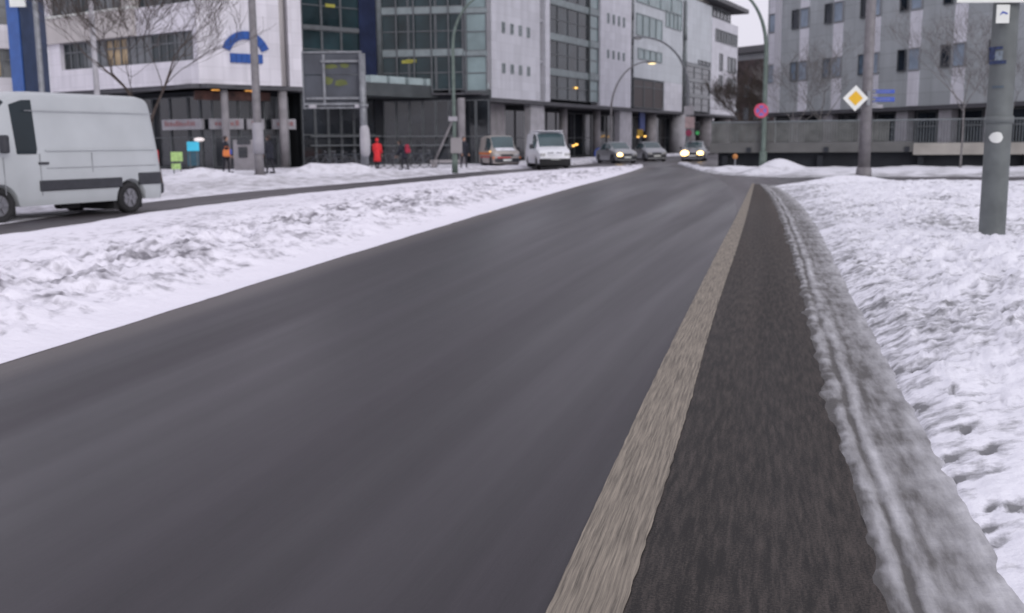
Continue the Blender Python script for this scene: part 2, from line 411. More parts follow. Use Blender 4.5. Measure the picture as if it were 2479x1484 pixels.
sheet('cycle_lane', M['cycle'], [p.lerp(q, .5) for p, q in zip(ML, MR)], K1j, 300, 4, lambda s, t, p: .008, 1.0)
# the broad painted line: worn cream paint with streaks
m, t, b, N, Lk = nodes('road_paint_worn')
uvn = N('ShaderNodeUVMap'); mp = N('ShaderNodeMapping'); mp.inputs['Scale'].default_value = (30, .75, 1); Lk(uvn.outputs[0], mp.inputs[0])
n = N('ShaderNodeTexNoise'); n.inputs['Scale'].default_value = 3; n.inputs['Detail'].default_value = 8; n.inputs['Roughness'].default_value = .7; Lk(mp.outputs[0], n.inputs['Vector'])
r = N('ShaderNodeValToRGB'); r.color_ramp.elements[0].position = .36; r.color_ramp.elements[0].color = (.10,.087,.072,1); r.color_ramp.elements[1].position = .66; r.color_ramp.elements[1].color = (.35,.305,.245,1)
Lk(n.outputs['Fac'], r.inputs['Fac']); Lk(r.outputs['Color'], b.inputs['Base Color']); b.inputs['Roughness'].default_value = .85
M['paint_line'] = m
sheet('lane_line', m, MLj, MRj, 1500, 4, lambda s, t, p: .013, 1.0)
# grimy slush along the kerb, with wheel ruts pressed into it
def slush_h(s, t, p):
    e = min(1, t*8)
    w_ = .05*fbm(p, .7); ru = -.012*math.exp(-((t-.26-w_)/.035)**2)-.010*math.exp(-((t-.62-w_)/.17)**2)
    rag = max(0, 1-t/.16)*(.6+.9*fbm(p, 2.2)+.7*noise.noise(V(p.x*9, p.y*5, 4)))
    return .012+e*(.013+.004*fbm(p, 3.0)+.003*fbm(p, 14)+.6*ru)-.03*max(0, rag)
def slush_d(s, t, p):
    w_ = .05*fbm(p, .7)
    k = .42*max(0, .55+fbm(p, .8))*math.exp(-((t-.26-w_)/.035)**2)+.13*math.exp(-((t-.60-w_)/.2)**2)-.24*max(0, .45+fbm(p, .9)*1.1)*math.exp(-((t-.36-w_)/.04)**2)-.06*math.exp(-((t-.16-w_)/.06)**2)+.16*max(0, .5+fbm(p, .7)*1.2)*math.exp(-((t-.47-w_)/.03)**2)
    return k+.14*fbm(p, 2.5)+.10*fbm(p, 9)+(-.20+.5*fbm(p, 1.8)*.5)*max(0, t-.72)/.28+.60*max(0, .20+.14*fbm(p, 5)-t)/.20
sheet('slush_strip', snow('snow_slush', (.54,.54,.56), (.115,.11,.107), .42, 5, (3.2,.55), .24, 'grit'), K1, K2r, 560, 70, slush_h, 1.9, dirt=slush_d)
# snow verge on the right, lumpy, with footprints
far = PL([(1850,456),(1880,452),(1940,447),(2000,444),(2100,443),(2250,443),(2420,443),(2700,444)])
k2e = K2[:-1]+[far[0]]
prints = []
for (u, v, a, b_) in [(2300,1090,.17,.06),(2395,1085,.13,.05),(2265,1130,.13,.04),(2335,1133,.13,.04),(2290,1155,.11,.035),(2390,1125,.13,.04),
    (2250,1245,.10,.05),(2330,1285,.10,.045),(2400,1205,.10,.04),(2400,1245,.11,.04),(2410,1280,.12,.045),(2470,1215,.12,.07),(2380,1395,.12,.05),(2440,1440,.12,.06),
    (2110,695,.2,.06),(2130,740,.22,.06),(2085,640,.2,.06),(2220,970,.08,.05),(2300,960,.07,.05),(2150,880,.2,.05),(2220,890,.2,.06),(2350,1040,.1,.04)]:
    prints.append((G(u, v, .08), a*.55, b_*.75))
MF = G(2399, 580, .12)
def dens(p): return min(1, max(0, (p.y-3.5)/2.5))
def verge_h(s, t, p):
    e = min(1, t*22)
    lump = fbm(p, 1.7)*.07+abs(fbm(p, 4.2))*.085*dens(p)*(1.3-t)+fbm(p, .45)*.06
    h = .035+.06*min(1, t*6)+lump*(.30+.7*min(1, t*7))*dens(p)+.20*math.exp(-((t-.30)/.22)**2)*dens(p)
    h *= max(.25, min(1, (38-p.y)/9))
    dm = (p.x-MF.x)**2+(p.y-MF.y)**2; q_ = math.exp(-dm/1.1); h = h*(1-q_)+q_*(.10+.05*fbm(p, 3)); h += .07*math.exp(-dm/.35**2)*(1+.6*fbm(p, 5))-.09*math.exp(-dm/.24**2)
    h += bump(p, 2045, 440, 1.5, .34)+bump(p, 2000, 444, 1.2, .12)
    for c, a, b_ in prints:
        dx = (p.x-c.x)/a; dy = (p.y-c.y)/b_/1.3
        if abs(dx) < 2.5 and abs(dy) < 2.5: h -= .035*math.exp(-(dx*dx+dy*dy))
    return max(.005, h*e+.006)
def verge_d(s, t, p):
    d = 0.10*max(0, 1-t*8)
    lump = abs(fbm(p, 4.2)); d += (.40*max(0, .26-lump)+.02+.14*fbm(p, .8)+.10*fbm(p, 2.3))*dens(p)*(1 if t < .6 else .4)-.10*(1-dens(p))
    for c, a, b_ in prints:
        dx = (p.x-c.x)/a; dy = (p.y-c.y)/b_/1.3
        if abs(dx) < 2.5 and abs(dy) < 2.5: d += .42*math.exp(-(dx*dx+dy*dy))
    return d
# right edge of the verge: runs parallel, a good way out of the picture
KR = [V(7.0, -7, 0), V(7.5, 4, 0), V(11, 14, 0), V(17, 26, 0), V(26, 40, 0), G(2700, 437)]
def verge():
    n, k = 420, 150
    Aa = resample(k2e, n, 1.9); Bb = resample(KR, n, 1.6)
    # last rows meet the far kerb line
    farr = resample(far, k+1)
    mb = MB(); mb.uv = []; dv = []
    for i in range(n):
        s_ = i/(n-1); kk = max(0, (s_-.93)/.07)
        for j in range(k+1):
            tt = (j/k)**1.7; p = Aa[i].lerp(Bb[i], tt)
            q = farr[int(tt*k)]; p = p.lerp(q, kk**1.5)
            dd_ = tt*(Bb[i]-Aa[i]).length; hh = verge_h(s_, tt, p)*(1-.55*kk)*(1 if i < n-1 else .1)
            if dd_ < .20: hh = hh*(dd_/.20)**.5+.004-.045*max(0, (1-dd_/.20)*(.75+1.1*fbm(p, 2.4)+.5*noise.noise(V(p.x*9, p.y*7, 2))))
            mb.v.append(V(p.x, p.y, hh)); mb.uv.append((p.x, p.y)); dv.append(verge_d(s_, tt, p))
    for i in range(n-1):
        for j in range(k): a = i*(k+1)+j; mb.f.append([a, a+1, a+k+2, a+k+1])
    o = mb.build('snow_verge', snow('snow_verge', (.88,.88,.94), (.23,.23,.24), .175, 6.5, (1, 1.3), .10, 'grit'), None, True)
    at = o.data.attributes.new('grit', 'FLOAT', 'POINT')
    for i, x in enumerate(dv): at.data[i].value = x
    tag(o, kind='structure')
verge()
# snow-covered central reservation with ploughed clods on its near side
def med_h(s, t, p):
    e = min(1, t*9)*min(1, (1-t)*14)
    core = math.exp(-((t-.32)/.24)**2)
    h = .03+.10*min(1, t*5)+core*(.10+fbm(p, 2.2)*.15+abs(fbm(p, 5.0))*.15)+.12*min(1, max(0, t-.5)*4)+fbm(p, .8)*.05
    return max(.004, h*e*(1-.55*s)*(1-.45*max(0, t-.5)*2*min(1, s*2.5)))+.004
def med_d(s, t, p):
    core = math.exp(-((t-.32)/.25)**2)
    return core*(.125+.17*fbm(p, 1.3)+.24*fbm(p, 3.1)+.12*fbm(p, 7)-.3*max(0, abs(fbm(p, 5.0))-.3))+.05*fbm(p, 1.1)*(t > .1)+.06*math.exp(-((t-.68)/.08)**2)-.20*math.exp(-((t-.03)/.04)**2)-.06*(t > .8)  # grit, plus shading contrast of the clods put into the colour
sheet('central_reservation', snow('snow_median', (.88,.86,.93), (.22,.21,.235), .175, 5.5, (1, .8), .12, 'grit'), Aj, B, 1150, 90, med_h, 1.25, dirt=med_d)
# ------------------------------------------------------------------ facade planes (measured)
FL1 = Frame(120, 70, 490, 61)          # white wing, left part
FL2 = Frame(490, 61, 748, 65.5)        # white wing, corner part with the emblem
FG1 = Frame(740, 67, 925, 71)          # glass hall, left facet
FG2 = Frame(925, 71, 1182, 70)         # glass hall, right facet
FS = Frame(1180, 80, 1780, 147)        # long street front
FR = Frame(1850, 78, 2374, 59.5)       # grey building on the right
FW = Frame(1745, 57, 2372, 53)         # raised terrace wall
# pavement snow in front of the left buildings
fb = [FL1.P(-110, .5, 0), FL1.P(FL1.L, .5, 0), FL2.P(FL2.L, .5, 0), FG1.P(FG1.L, .5, 0), FG2.P(FG2.L, .5, 0), FS.P(FS.S(1300), .5, 0), FS.P(FS.L-1, .5, 0)]
def pav_h(s, t, p):
    e = min(1, t*14)
    h = .10+.09*math.exp(-((t-.14)/.10)**2)*(.6+.8*abs(fbm(p, .5)))+.05*fbm(p, 1.2)
    h += bump(p, 490, 432, 1.5, .42)+bump(p, 755, 424, 1.3, .45)+bump(p, 850, 422, 1.5, .45)+bump(p, 640, 438, 2, .16)+bump(p, 560, 446, 1.6, .15)
    return max(.01, h*e)
def pav_d(s, t, p): return -.06+.30*math.exp(-((t-.05)/.04)**2)*.5+.10*max(0, t-.45)+.16*math.exp(-((t-.30)/.05)**2)
sheet('pavement_snow', snow('snow_pavement', (.84,.83,.89), (.28,.27,.28), .22, 1.6, (1,.6), .2, 'grit'), Cc, fb, 420, 60, pav_h, 1.0, dirt=pav_d)
# strip of snow on the far side of the side street
Spx = [(1640,398),(1662,405),(1700,416),(1740,423),(1850,430),(1925,431),(2100,429),(2300,429),(2478,429),(2760,430)]
Sb = [G(1648,394), FW.P(-.8, .3, 0), FW.P(.2, .2, 0), FW.P(FW.L*.5, .2, 0), FW.P(FW.L, .2, 0), FW.P(FW.L+12, .2, 0)]
def str_h(s, t, p):
    e = min(1, t*8)
    h = .10+.08*fbm(p, .5)+.04*fbm(p, 1.5)
    h += bump(p, 1885, 414, 1.25, .52)+bump(p, 1845, 418, 1.1, .26)+bump(p, 1755, 410, 1.5, .16)+bump(p, 2250, 424, 5, .22)+bump(p, 2480, 424, 3, .28)
    return max(.01, h*e)
sheet('snow_strip', snow('snow_strip', (.78,.78,.83), (.30,.30,.31), .10, 1.2, (1,.6), .2, 'grit'), PL(Spx), Sb, 200, 40, str_h, 1.0, dirt=lambda s, t, p: .22*math.exp(-(t/.10)**2))
# wet tracks in the far carriageway
# ------------------------------------------------------------------ buildings
def wallpiece(fr, name, m, root, a0, a1, z0, z1, o0, o1): return wallbox(fr, name, m, root, a0, a1, z0, z1, o0, o1)
def boxpart(fr, name, m, root, a0, a1, z0, z1, o0, o1):
    mb = MB(); fr.box(mb, a0, a1, z0, z1, o0, o1); return mb.build(name, m, root)
def window(fr, root, a0, a1, z0, z1, o, pane, nx=1, split=None, fw=.07, frm='frame'):
    """a window part: frame bars with the pane as its own piece"""
    mb = MB()
    fr.box(mb, a0, a1, z0, z0+fw, o-.1, o+.05); fr.box(mb, a0, a1, z1-fw, z1, o-.1, o+.05)
    for i in range(nx+1):
        x = a0+(a1-a0)*i/nx; x = min(max(x, a0+fw/2), a1-fw/2)
        fr.box(mb, x-fw/2, x+fw/2, z0+fw, z1-fw, o-.1, o+.045)
    if split: fr.box(mb, a0+fw, a1-fw, z0+(z1-z0)*split, z0+(z1-z0)*split+fw, o-.1, o+.04)
    f = mb.build('window', M[frm], root)
    boxpart(fr, 'pane', M[pane], f, a0+fw/2, a1-fw/2, z0+fw/2, z1-fw/2, o-.08, o-.02)
    WL[f.name] = WL[root.name]
    return f
# WL of a part built under a root is the root's origin, so sub-parts line up
_ob = MB.build
def _build(s, name, mat, parent=None, smooth=False, local=False, bevel=0):
    o = _ob(s, name, mat, parent, smooth, local, bevel)
    if parent is not None and parent.name in WL and not local: WL[o.name] = WL[parent.name]
    return o
MB.build = _build
TOP = 19.0
# --- white office wing
b1 = thing('office_building', FL1.P(FL1.L, 0, 0), 'white panelled office building with ribbon windows and a blue arched emblem, on the left', 'building')
sof = FL1.Z(300, 209)
sof = (FL1.Z(300, 211)+FL2.Z(620, 209))/2
a120 = FL1.S(122); aE = FL1.L
w1t, w1b = FL1.Z(430, 76), FL1.Z(430, 148)
w2b = FL1.Z(430, 7)
FH = w2b-w1b
# spandrels and ribbon windows of the left part
wallpiece(FL1, 'wall', M['cl_white'], b1, a120, aE, sof, w1b, -.6, 0)
z = w1b; k = 0
wa = FL1.S(146, 130)
while z < TOP:
    z1_ = z+(w1t-w1b); z2_ = z+FH
    cream = (k == 0)
    boxpart(FL1, 'wall', M['darkwall'], b1, a120, aE, z, z1_, -.8, -.5)
    wallpiece(FL1, 'pier', M['cl_white'], b1, a120, wa if k == 0 else a120+.4, z, z1_, -.5, -.003)
    if k == 0:
        ks = FL1.S(327, 50)
        wallpiece(FL1, 'wall', M['cream'], b1, a120-1.2, ks, z1_, z2_, -.6, .25)
        boxpart(FL1, 'sill', M['signwhite'], b1, a120-1.3, ks+.02, z2_, z2_+.12, -.55, .32)
        boxpart(FL1, 'pier', M['cream'], b1, ks-1.0, ks, z2_+.13, z2_+FH, -.5, .25)
        wallpiece(FL1, 'wall', M['cl_white'], b1, ks, aE, z1_, z2_, -.6, 0)
    else: wallpiece(FL1, 'wall', M['cl_white'], b1, a120, aE, z1_, z2_, -.6, 0)
    n = 6; s0 = wa if k == 0 else a120+.4; s1 = aE-.02
    for i in range(n):
        x0 = s0+(s1-s0)*i/n; x1 = s0+(s1-s0)*(i+1)/n
        window(FL1, b1, x0+.01, x1-.01, z, z1_, -.3, 'wglasswarm' if (k == 0 and i == 2) else ('wglassgrey' if (i+k) % 2 else 'wglass'), 3, .62, .08)
    z = z2_; k += 1
# corner part with emblem, its rounded darker edge and the return
aR = FL2.S(695, 100); aE2 = FL2.S(733, 100)
wallpiece(FL2, 'wall', M['cl_white'], b1, 0, aR-.5, sof, TOP, -.6, 0)
mb = MB(); n = 10; prof = []
for i in range(n+1):
    a = math.pi*i/n*.5; prof.append((aR-.5+1.0*math.sin(a)*.55, -.55*(1-math.cos(a))))
pts = [FL2.P(x, o, sof) for x, o in prof]+[FL2.P(aR-.5, -.6, sof)]
mb.prism(pts, (0, 0, TOP-sof)); mb.build('rounded_edge', M['cream'], b1, True)
wallpiece(FL2, 'wall', M['cl_white'], b1, aR+.15, aE2, sof, TOP, -.9, -.12)
wallpiece(FL2, 'side_wall', M['cl_white'], b1, aE2-.4, aE2, sof, TOP, -9, -.9)
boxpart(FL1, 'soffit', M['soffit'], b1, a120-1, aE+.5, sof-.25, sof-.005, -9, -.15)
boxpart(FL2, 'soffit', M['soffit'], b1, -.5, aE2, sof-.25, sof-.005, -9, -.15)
boxpart(FL1, 'roof', M['roofgrey'], b1, a120, aE, TOP+.01, TOP+.3, -14, 0)
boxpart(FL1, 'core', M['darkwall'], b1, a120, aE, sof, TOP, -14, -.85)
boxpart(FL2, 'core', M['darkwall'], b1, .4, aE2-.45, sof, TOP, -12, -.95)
# emblem: arc of letter blocks over a bar
def embl(u, v): a, z_ = FL2.sz(u, v); return a, z_
c0 = embl(594, 160); 
mb = MB()
segs = [(540,108,548,122),(556,98,560,114),(572,90,575,107),(588,86,590,102),(604,86,603,102),(618,92,613,107),(632,100,626,115),(646,112,637,126)]
cx_, cz_ = embl(595, 141)
Ra = abs(embl(653,141)[0]-cx_); 
nseg = 9
for i in range(nseg):
    t0_ = math.pi*(.885-.77*i/nseg); t1_ = math.pi*(.885-.77*(i+.94)/nseg); q = []
    for tt, rr in ((t0_,1.0),(t1_,1.0),(t1_,.70),(t0_,.70)):
        q.append(FL2.P(cx_+Ra*rr*math.cos(tt), .003, cz_+Ra*rr*math.sin(tt)))
    mb.prism(q, FL2.n*.14)
mb.build('emblem', M['lettering'], b1)
mb = MB(); x0, z0_ = embl(557, 151); x1, z1_ = embl(634, 133)
for i in range(6): FL2.box(mb, x0+(x1-x0)*i/6, x0+(x1-x0)*(i+.93)/6, z0_, z1_, .003, .14)
mb.build('emblem', M['lettering'], b1)
# shops under the white wing: columns, sign boards, glass
def arcade(fr, root, a0, a1, zt, depth=2.2, board=None, pane='shopglass', nmul=None, zl=None):
    boxpart(fr, 'shop_front_wall', M['darkwall'], root, a0, a1, 0, zt, -depth-.5, -depth-.12)
    n = nmul or max(2, int((a1-a0)/1.6))
    for i in range(n):
        x0 = a0+(a1-a0)*i/n; x1 = a0+(a1-a0)*(i+1)/n
        window(fr, root, x0+.02, x1-.02, .12, zt-.3, -depth, pane, 1, .42 if zl is None else zl, .06, 'frame')
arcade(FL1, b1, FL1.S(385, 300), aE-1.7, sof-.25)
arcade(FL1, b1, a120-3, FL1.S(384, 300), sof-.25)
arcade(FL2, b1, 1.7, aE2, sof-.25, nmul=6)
bz0, bz1 = FL2.Z(600, 312), FL2.Z(600, 286)
for fr, u0, u1 in ((FL1, 392, 488), (FL2, 494, 590), (FL2, 598, 640), (FL2, 660, 716)):
    a0, a1 = fr.S(u0, 300, -1.6), fr.S(u1, 300, -1.6)
    if fr is FL1: a1 = min(a1, aE-1.28)
    else: a0 = max(a0, 1.25)
    s_ = boxpart(fr, 'shop_sign', M['shopsign'], b1, a0, a1, bz0, bz1, -1.8, -1.6)
    mb = MB(); x = a0+.3
    while x < min(a1-.4, a0+3.2):
        hh = rnd.choice([.26, .32, .20]); wd = rnd.choice([.16, .22]); fr.box(mb, x, x+wd, bz0+.22, bz0+.22+hh, -1.597, -1.57); x += wd+rnd.uniform(.07, .12)
    mb.build('lettering', M['letterred'], s_)
for u0, u1 in ((541,558),(680,700)):
    a0 = FL2.S(u0, 300, -.3); a1 = FL2.S(u1, 300, -.3)
    mb = MB(); c = FL2.P((a0+a1)/2, -.5, 0); mb.tube([c, c+V(0,0,sof-.26)], (a1-a0)/2, 16); mb.build('column', M['column'], b1, True)
for u in (150, 262):
    a = FL1.S(u, 300, -.3); mb = MB(); c = FL1.P(a, -.5, 0); mb.tube([c, c+V(0,0,sof-.26)], .22, 16); mb.build('column', M['column'], b1, True)
for u, v in ((522,217),(534,214),(603,219),(618,221)):
    a, z_ = FL2.sz(u, v, -1.2); mb = MB(); FL2.box(mb, a-.22, a+.22, z_-.05, z_+.03, -1.35, -1.15); mb.build('ceiling_lamp', M['amber'] if u == 534 else M['amberdim'], b1)
a, z_ = FL2.sz(700, 228, -1.9)
boxpart(FL2, 'warm_ceiling', M['shopwarm'], b1, FL2.S(505, 240), FL2.S(690, 240), FL2.Z(600, 244, -1.9), sof-.3, -2.1, -1.92)
# lit white lamp in the shop and entrance surround
a, z_ = FL1.sz(482, 338, -1.5); mb = MB(); mb.ball(FL1.P(a, -1.5, z_), .22, sc=(1.5,1.5,.6)); mb.build('shop_lamp', mat('shop_lamp', (.95,.85,.85), .4, emit=.55), b1, True)
# --- far-left neighbour behind the pylon
FLL = Frame(-170, 74, 112, 78)
bn = thing('office_building', FLL.P(0, 0, 0), 'white banded building at the far left edge, half hidden by the blue pylon', 'building')
zt = 0
for i, (u, v0, v1) in enumerate(((15,188,230),(15,60,118),(15,-80,-20))):
    wallpiece(FLL, 'wall', M['cl_white'], bn, 0, FLL.L, FLL.Z(u, v1), FLL.Z(u, v0), -.5, 0)
    for j in range(6):
        x0 = FLL.L*j/6; x1 = FLL.L*(j+1)/6
        window(FLL, bn, x0+.01, x1-.01, FLL.Z(u, v0)+.01, FLL.Z(u, v0)+(FLL.Z(u,60)-FLL.Z(u,188))-(FLL.Z(u,60)-FLL.Z(u,118))-.01, -.25, 'wglasswarm' if (i == 1 and j in (2,)) or (i==0 and j==3) else 'wglassgrey', 2, .6, .08)
boxpart(FLL, 'core', M['darkwall'], bn, 0, FLL.L, 0, TOP, -12, -.55)
arcade(FLL, bn, 0, FLL.L, FLL.Z(15, 231), .1)
# --- glass hall between the white blocks
b2 = thing('glass_building', FG1.P(FG1.L, 0, 0), 'dark teal glass-fronted hall with pale floor bands between the two white blocks', 'building')
def gstore(fr, root, a0, a1, levels, zt, pane, o=0, bay=1.7, band='framelight', bandh=.45, pale=None):
    zs = levels
    n = max(1, round((a1-a0)/bay))
    for li, (z0, z1) in enumerate(zip(zs, zs[1:])):
        boxpart(fr, 'floor_band', M[band], root, a0, a1, z1-bandh/2, z1+bandh/2, o-.3, o+.10)
        for i in range(n):
            x0 = a0+(a1-a0)*i/n; x1 = a0+(a1-a0)*(i+1)/n
            pn = pane
            if pale and i in pale: pn = 'tealpale'
            window(fr, root, x0+.01, x1-.01, z0+bandh/2, z1-bandh/2, o, pn, 1, .5, .06)
    return
zb1 = FG2.Z(1050, 191); zb2 = FG2.Z(1050, 128); zb3 = FG2.Z(1050, 25); hh = zb3-zb2
gstore(FG2, b2, .15, FG2.S(1122,200), [FG2.Z(1050,226), zb2, zb3, zb3+hh, zb3+2*hh], TOP, 'teal', 0, 2.2, bandh=.42)
gstore(FG2, b2, FG2.S(1124,200), FG2.L-.02, [FG2.Z(1150,226), zb2-.1, zb3-.1, zb3+hh, zb3+2*hh], TOP, 'tealpale', .05, 2.2, 'framelight', .3)
zc2 = FG1.Z(820, 72); zc1 = zc2-hh
gstore(FG1, b2, 0, FG1.L-.1, [zc1-hh*.25, zc1, zc2, zc2+hh, zc2+2*hh], TOP, 'teal', 0, 1.6, 'frame', .2)
# dark blue panel for the stair tower and corner mullion
boxpart(FG1, 'blue_stair_tower', mat('blue_panel_dark', (.014,.022,.060), .2, 0, .2, 1), b2, FG1.S(868,100), FG1.S(908,100), FG1.Z(880,190), TOP, .06, .12)
mb = MB(); c = FG2.P(0, .1, FG2.Z(930,185)); mb.tube([c, V(c.x, c.y, TOP)], .22, 12); mb.build('corner_mullion', M['railopen'], b2, True)
for k_ in range(5):
    a = FG2.S(960+k_*42, 60); boxpart(FG2, 'mullion', M['frame'], b2, a-.04, a+.04, FG2.Z(1050,226), TOP, .06, .2)
# canopy running inwards
def canopy():
    p0 = D(884, 186, 66); p1 = D(1178, 217, 76)
    t = (p1-p0); t.z = 0; L = t.length; t.normalize(); n_ = V(t.y, -t.x, 0)
    if n_.dot(p0) > 0: n_ = -n_
    fr = Frame.__new__(Frame); fr.O = V(p0.x, p0.y, 0); fr.t = t; fr.n = n_; fr.L = L
    z1 = p0.z; 
    boxpart(fr, 'canopy', M['canopygrey'], b2, -.3, L, z1-1.15, z1-.38, -3.5, .4)
    for i in range(7):
        boxpart(fr, 'canopy_light_panel', mat('canopy_panel', (.38,.46,.47), .4, 0, .08, 2), b2, L*i/7+.12, L*(i+1)/7-.22, z1-.34, z1+.10, -.2, .35)
    boxpart(fr, 'canopy_ledge', M['frame'], b2, -.3, L, z1-.375, z1-.345, -3.5, .42)
canopy()
arcade(FG1, b2, 0, FG1.L, FG1.Z(820, 215), .4, nmul=6)
arcade(FG2, b2, 0, FG2.L, FG2.Z(1050, 231), .5, nmul=8)
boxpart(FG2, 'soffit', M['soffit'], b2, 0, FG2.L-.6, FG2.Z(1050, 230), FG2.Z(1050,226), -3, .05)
for fr, u0, u1 in ((FG1, 755, 925), (FG2, 925, 1100)):
    for v in (330, 352): boxpart(fr, 'shop_front_rail', M['frame'], b2, fr.S(u0, v), fr.S(u1, v), fr.Z((u0+u1)/2, v)-.05, fr.Z((u0+u1)/2, v)+.05, -.25, -.1)
for u0, u1 in ((1108, 1126), ):
    a0 = FG2.S(u0, 300, .4); a1 = FG2.S(u1, 300, .4); mb = MB(); c = FG2.P((a0+a1)/2, .4, 0); mb.tube([c, c+V(0,0,FG2.Z(1115,238))], (a1-a0)/2, 14); mb.build('column', M['column'], b2, True)
mb = MB(); p0 = FG2.P(FG2.S(1020), 0, 0)
mb.tube([FG2.P(FG2.S(1050, 400), -.1, .2), FG2.P(FG2.S(1095, 300), -.1, 3.0)], .09, 6); mb.build('stair_rail', M['column'], b2)
boxpart(FG1, 'core', M['darkwall'], b2, 0, FG1.L-.3, .01, TOP, -10, -.56); boxpart(FG1, 'corner_wall', M['darkwall'], b2, FG1.L-.29, FG1.L+.6, 0, TOP, -8, -.35); boxpart(FG2, 'core', M['darkwall'], b2, 0, FG2.L-2.0, 0, TOP, -10, -.95)
for u, v, fr in ((798,14,FG1),(995,148,FG2),(985,150,FG2)):
    a, z_ = fr.sz(u, v); mb = MB(); fr.box(mb, a-.35, a+.35, z_-.10, z_+.10, .02, .06); mb.build('facade_light', mat('dim_yellow_light', (.30,.28,.05), .4, emit=.25), b2)
for u, v in ((893,231),(965,234),(990,236),(1012,238)):
    a, z_ = FG1.sz(u, v, .2); mb = MB(); q = FG1.P(a, .2, z_); mb.ball(q, .2, sc=(1.3,1,.55)) if u == 893 else FG1.box(mb, a-.2, a+.2, z_-.05, z_+.05, .1, .2); mb.build('ceiling_lamp', M['amber'] if u == 893 else M['amberdim'], b2)
# --- street front: row of white slabs and glass bays
b3 = thing('street_building', FS.P(0, 0, 0), 'long arcaded street front of white slabs and grey glass bays receding to the eave', 'building')
zs = FS.Z(1240, 241)
def S(u, v=180): return FS.S(u, v)
HT = FS.Z(1300, -140)
def slab(u0, u1, rows, o=.35, m_='cl_slab', cols=4, top=None, uu=None):
    a0, a1 = S(u0), S(u1); top = top or HT
    wallpiece(FS, 'white_slab', M[m_], b3, a0, a1, zs, top, -.6, o)
    um = uu or (u0+u1)/2
    for v0, v1 in rows:
        z0, z1 = FS.Z(um, v1), FS.Z(um, v0)
        for c in range(cols):
            x0 = a0+(a1-a0)*(.20+.17*c*4/cols); x1 = x0+(a1-a0)*.055
            window(FS, b3, x0, x1, z0, z1, o+.02, 'wglassgrey', 1, .5, .09, 'framelight')
slab(1180, 1298, [(61,86),(158,181),(-40,-12)], cols=4)
wallpiece(FS, 'drain_shaft', M['darkwall'], b3, S(1298)+.01, S(1311), zs, HT, -.6, -.2)
wallpiece(FS, 'white_slab', M['cl_slab'], b3, S(1311)+.02, S(1322), zs, HT, -.6, .35)
for v in (50, 150, -30, 247): boxpart(FS, 'bracket', M['cl_slab'], b3, S(1298)+.02, S(1311)-.02, FS.Z(1305, v)-.12, FS.Z(1305, v)+.1, -.195, .1)
mb = MB(); a = S(1304); mb.tube([FS.P(a, 0, zs), FS.P(a, 0, HT)], .13, 8); mb.build('drainpipe', M['frame'], b3, True)
zf = [zs, FS.Z(1380,180), FS.Z(1380,98), FS.Z(1380,15)]; dz = zf[2]-zf[1]; zf += [zf[3]+dz, zf[3]+2*dz]
gstore(FS, b3, S(1323), S(1422), zf, TOP, 'wglass', 0, 2.6, 'framelight', .55)
gstore(FS, b3, S(1423), S(1444), zf, TOP, 'tealpale', .15, 2.6, 'framelight', .55)
slab(1445, 1519, [(38,62),(125,145)], o=.35, cols=4)
wallpiece(FS, 'drain_shaft', M['brick'], b3, S(1519)+.01, S(1531), zs, HT, -.6, -.1)
mb = MB(); a = S(1525); mb.tube([FS.P(a, .1, zs), FS.P(a, .1, HT)], .15, 8)
for v in (30, 92, 160): q = FS.P(a, .1, FS.Z(1525, v)); mb.tube([q-V(0,0,.7), q+V(0,0,.7)], .26, 8)
mb.build('drainpipe', M['frame'], b3, True)
# bay with brown window, pale glass above
wallpiece(FS, 'bay_wall', M['cl_far'], b3, S(1531)+.02, S(1649), FS.Z(1590,196), HT, -.6, .1)
wallpiece(FS, 'bay_wall', M['cl_slab'], b3, S(1606), S(1649), zs, FS.Z(1590,196)-.01, -.6, .12)
for i in range(3):
    x0 = S(1533)+(S(1605)-S(1533))*i/3; x1 = S(1533)+(S(1605)-S(1533))*(i+1)/3
    window(FS, b3, x0+.02, x1-.02, zs+.1, FS.Z(1590,198), 0, 'cl_brown', 1, .72, .10)
for v0, v1, u0, u1 in ((40, 92, 1535, 1598), (122, 148, 1540, 1598), (-20, 22, 1535, 1645), (30,70,1606,1645)):
    n = 4; z0, z1 = FS.Z((u0+u1)/2, v1), FS.Z((u0+u1)/2, v0)
    for i in range(n):
        x0 = S(u0)+(S(u1)-S(u0))*i/n; x1 = S(u0)+(S(u1)-S(u0))*(i+1)/n
        window(FS, b3, x0+.05, x1-.05, z0, z1, .16, 'tealpale', 1, None, .08, 'framelight')
wallpiece(FS, 'drain_shaft', M['wall_grey'], b3, S(1649)+.02, S(1659), zs, HT, -.6, -.1)
mb = MB(); a = S(1654)
mb.tube([FS.P(a, .1, zs), FS.P(a, .1, HT)], .15, 8)
for v in (80, 145): q = FS.P(a, .1, FS.Z(1654, v)); mb.tube([q-V(0,0,.8), q+V(0,0,.8)], .28, 8)
mb.build('drainpipe', M['railopen'], b3, True)
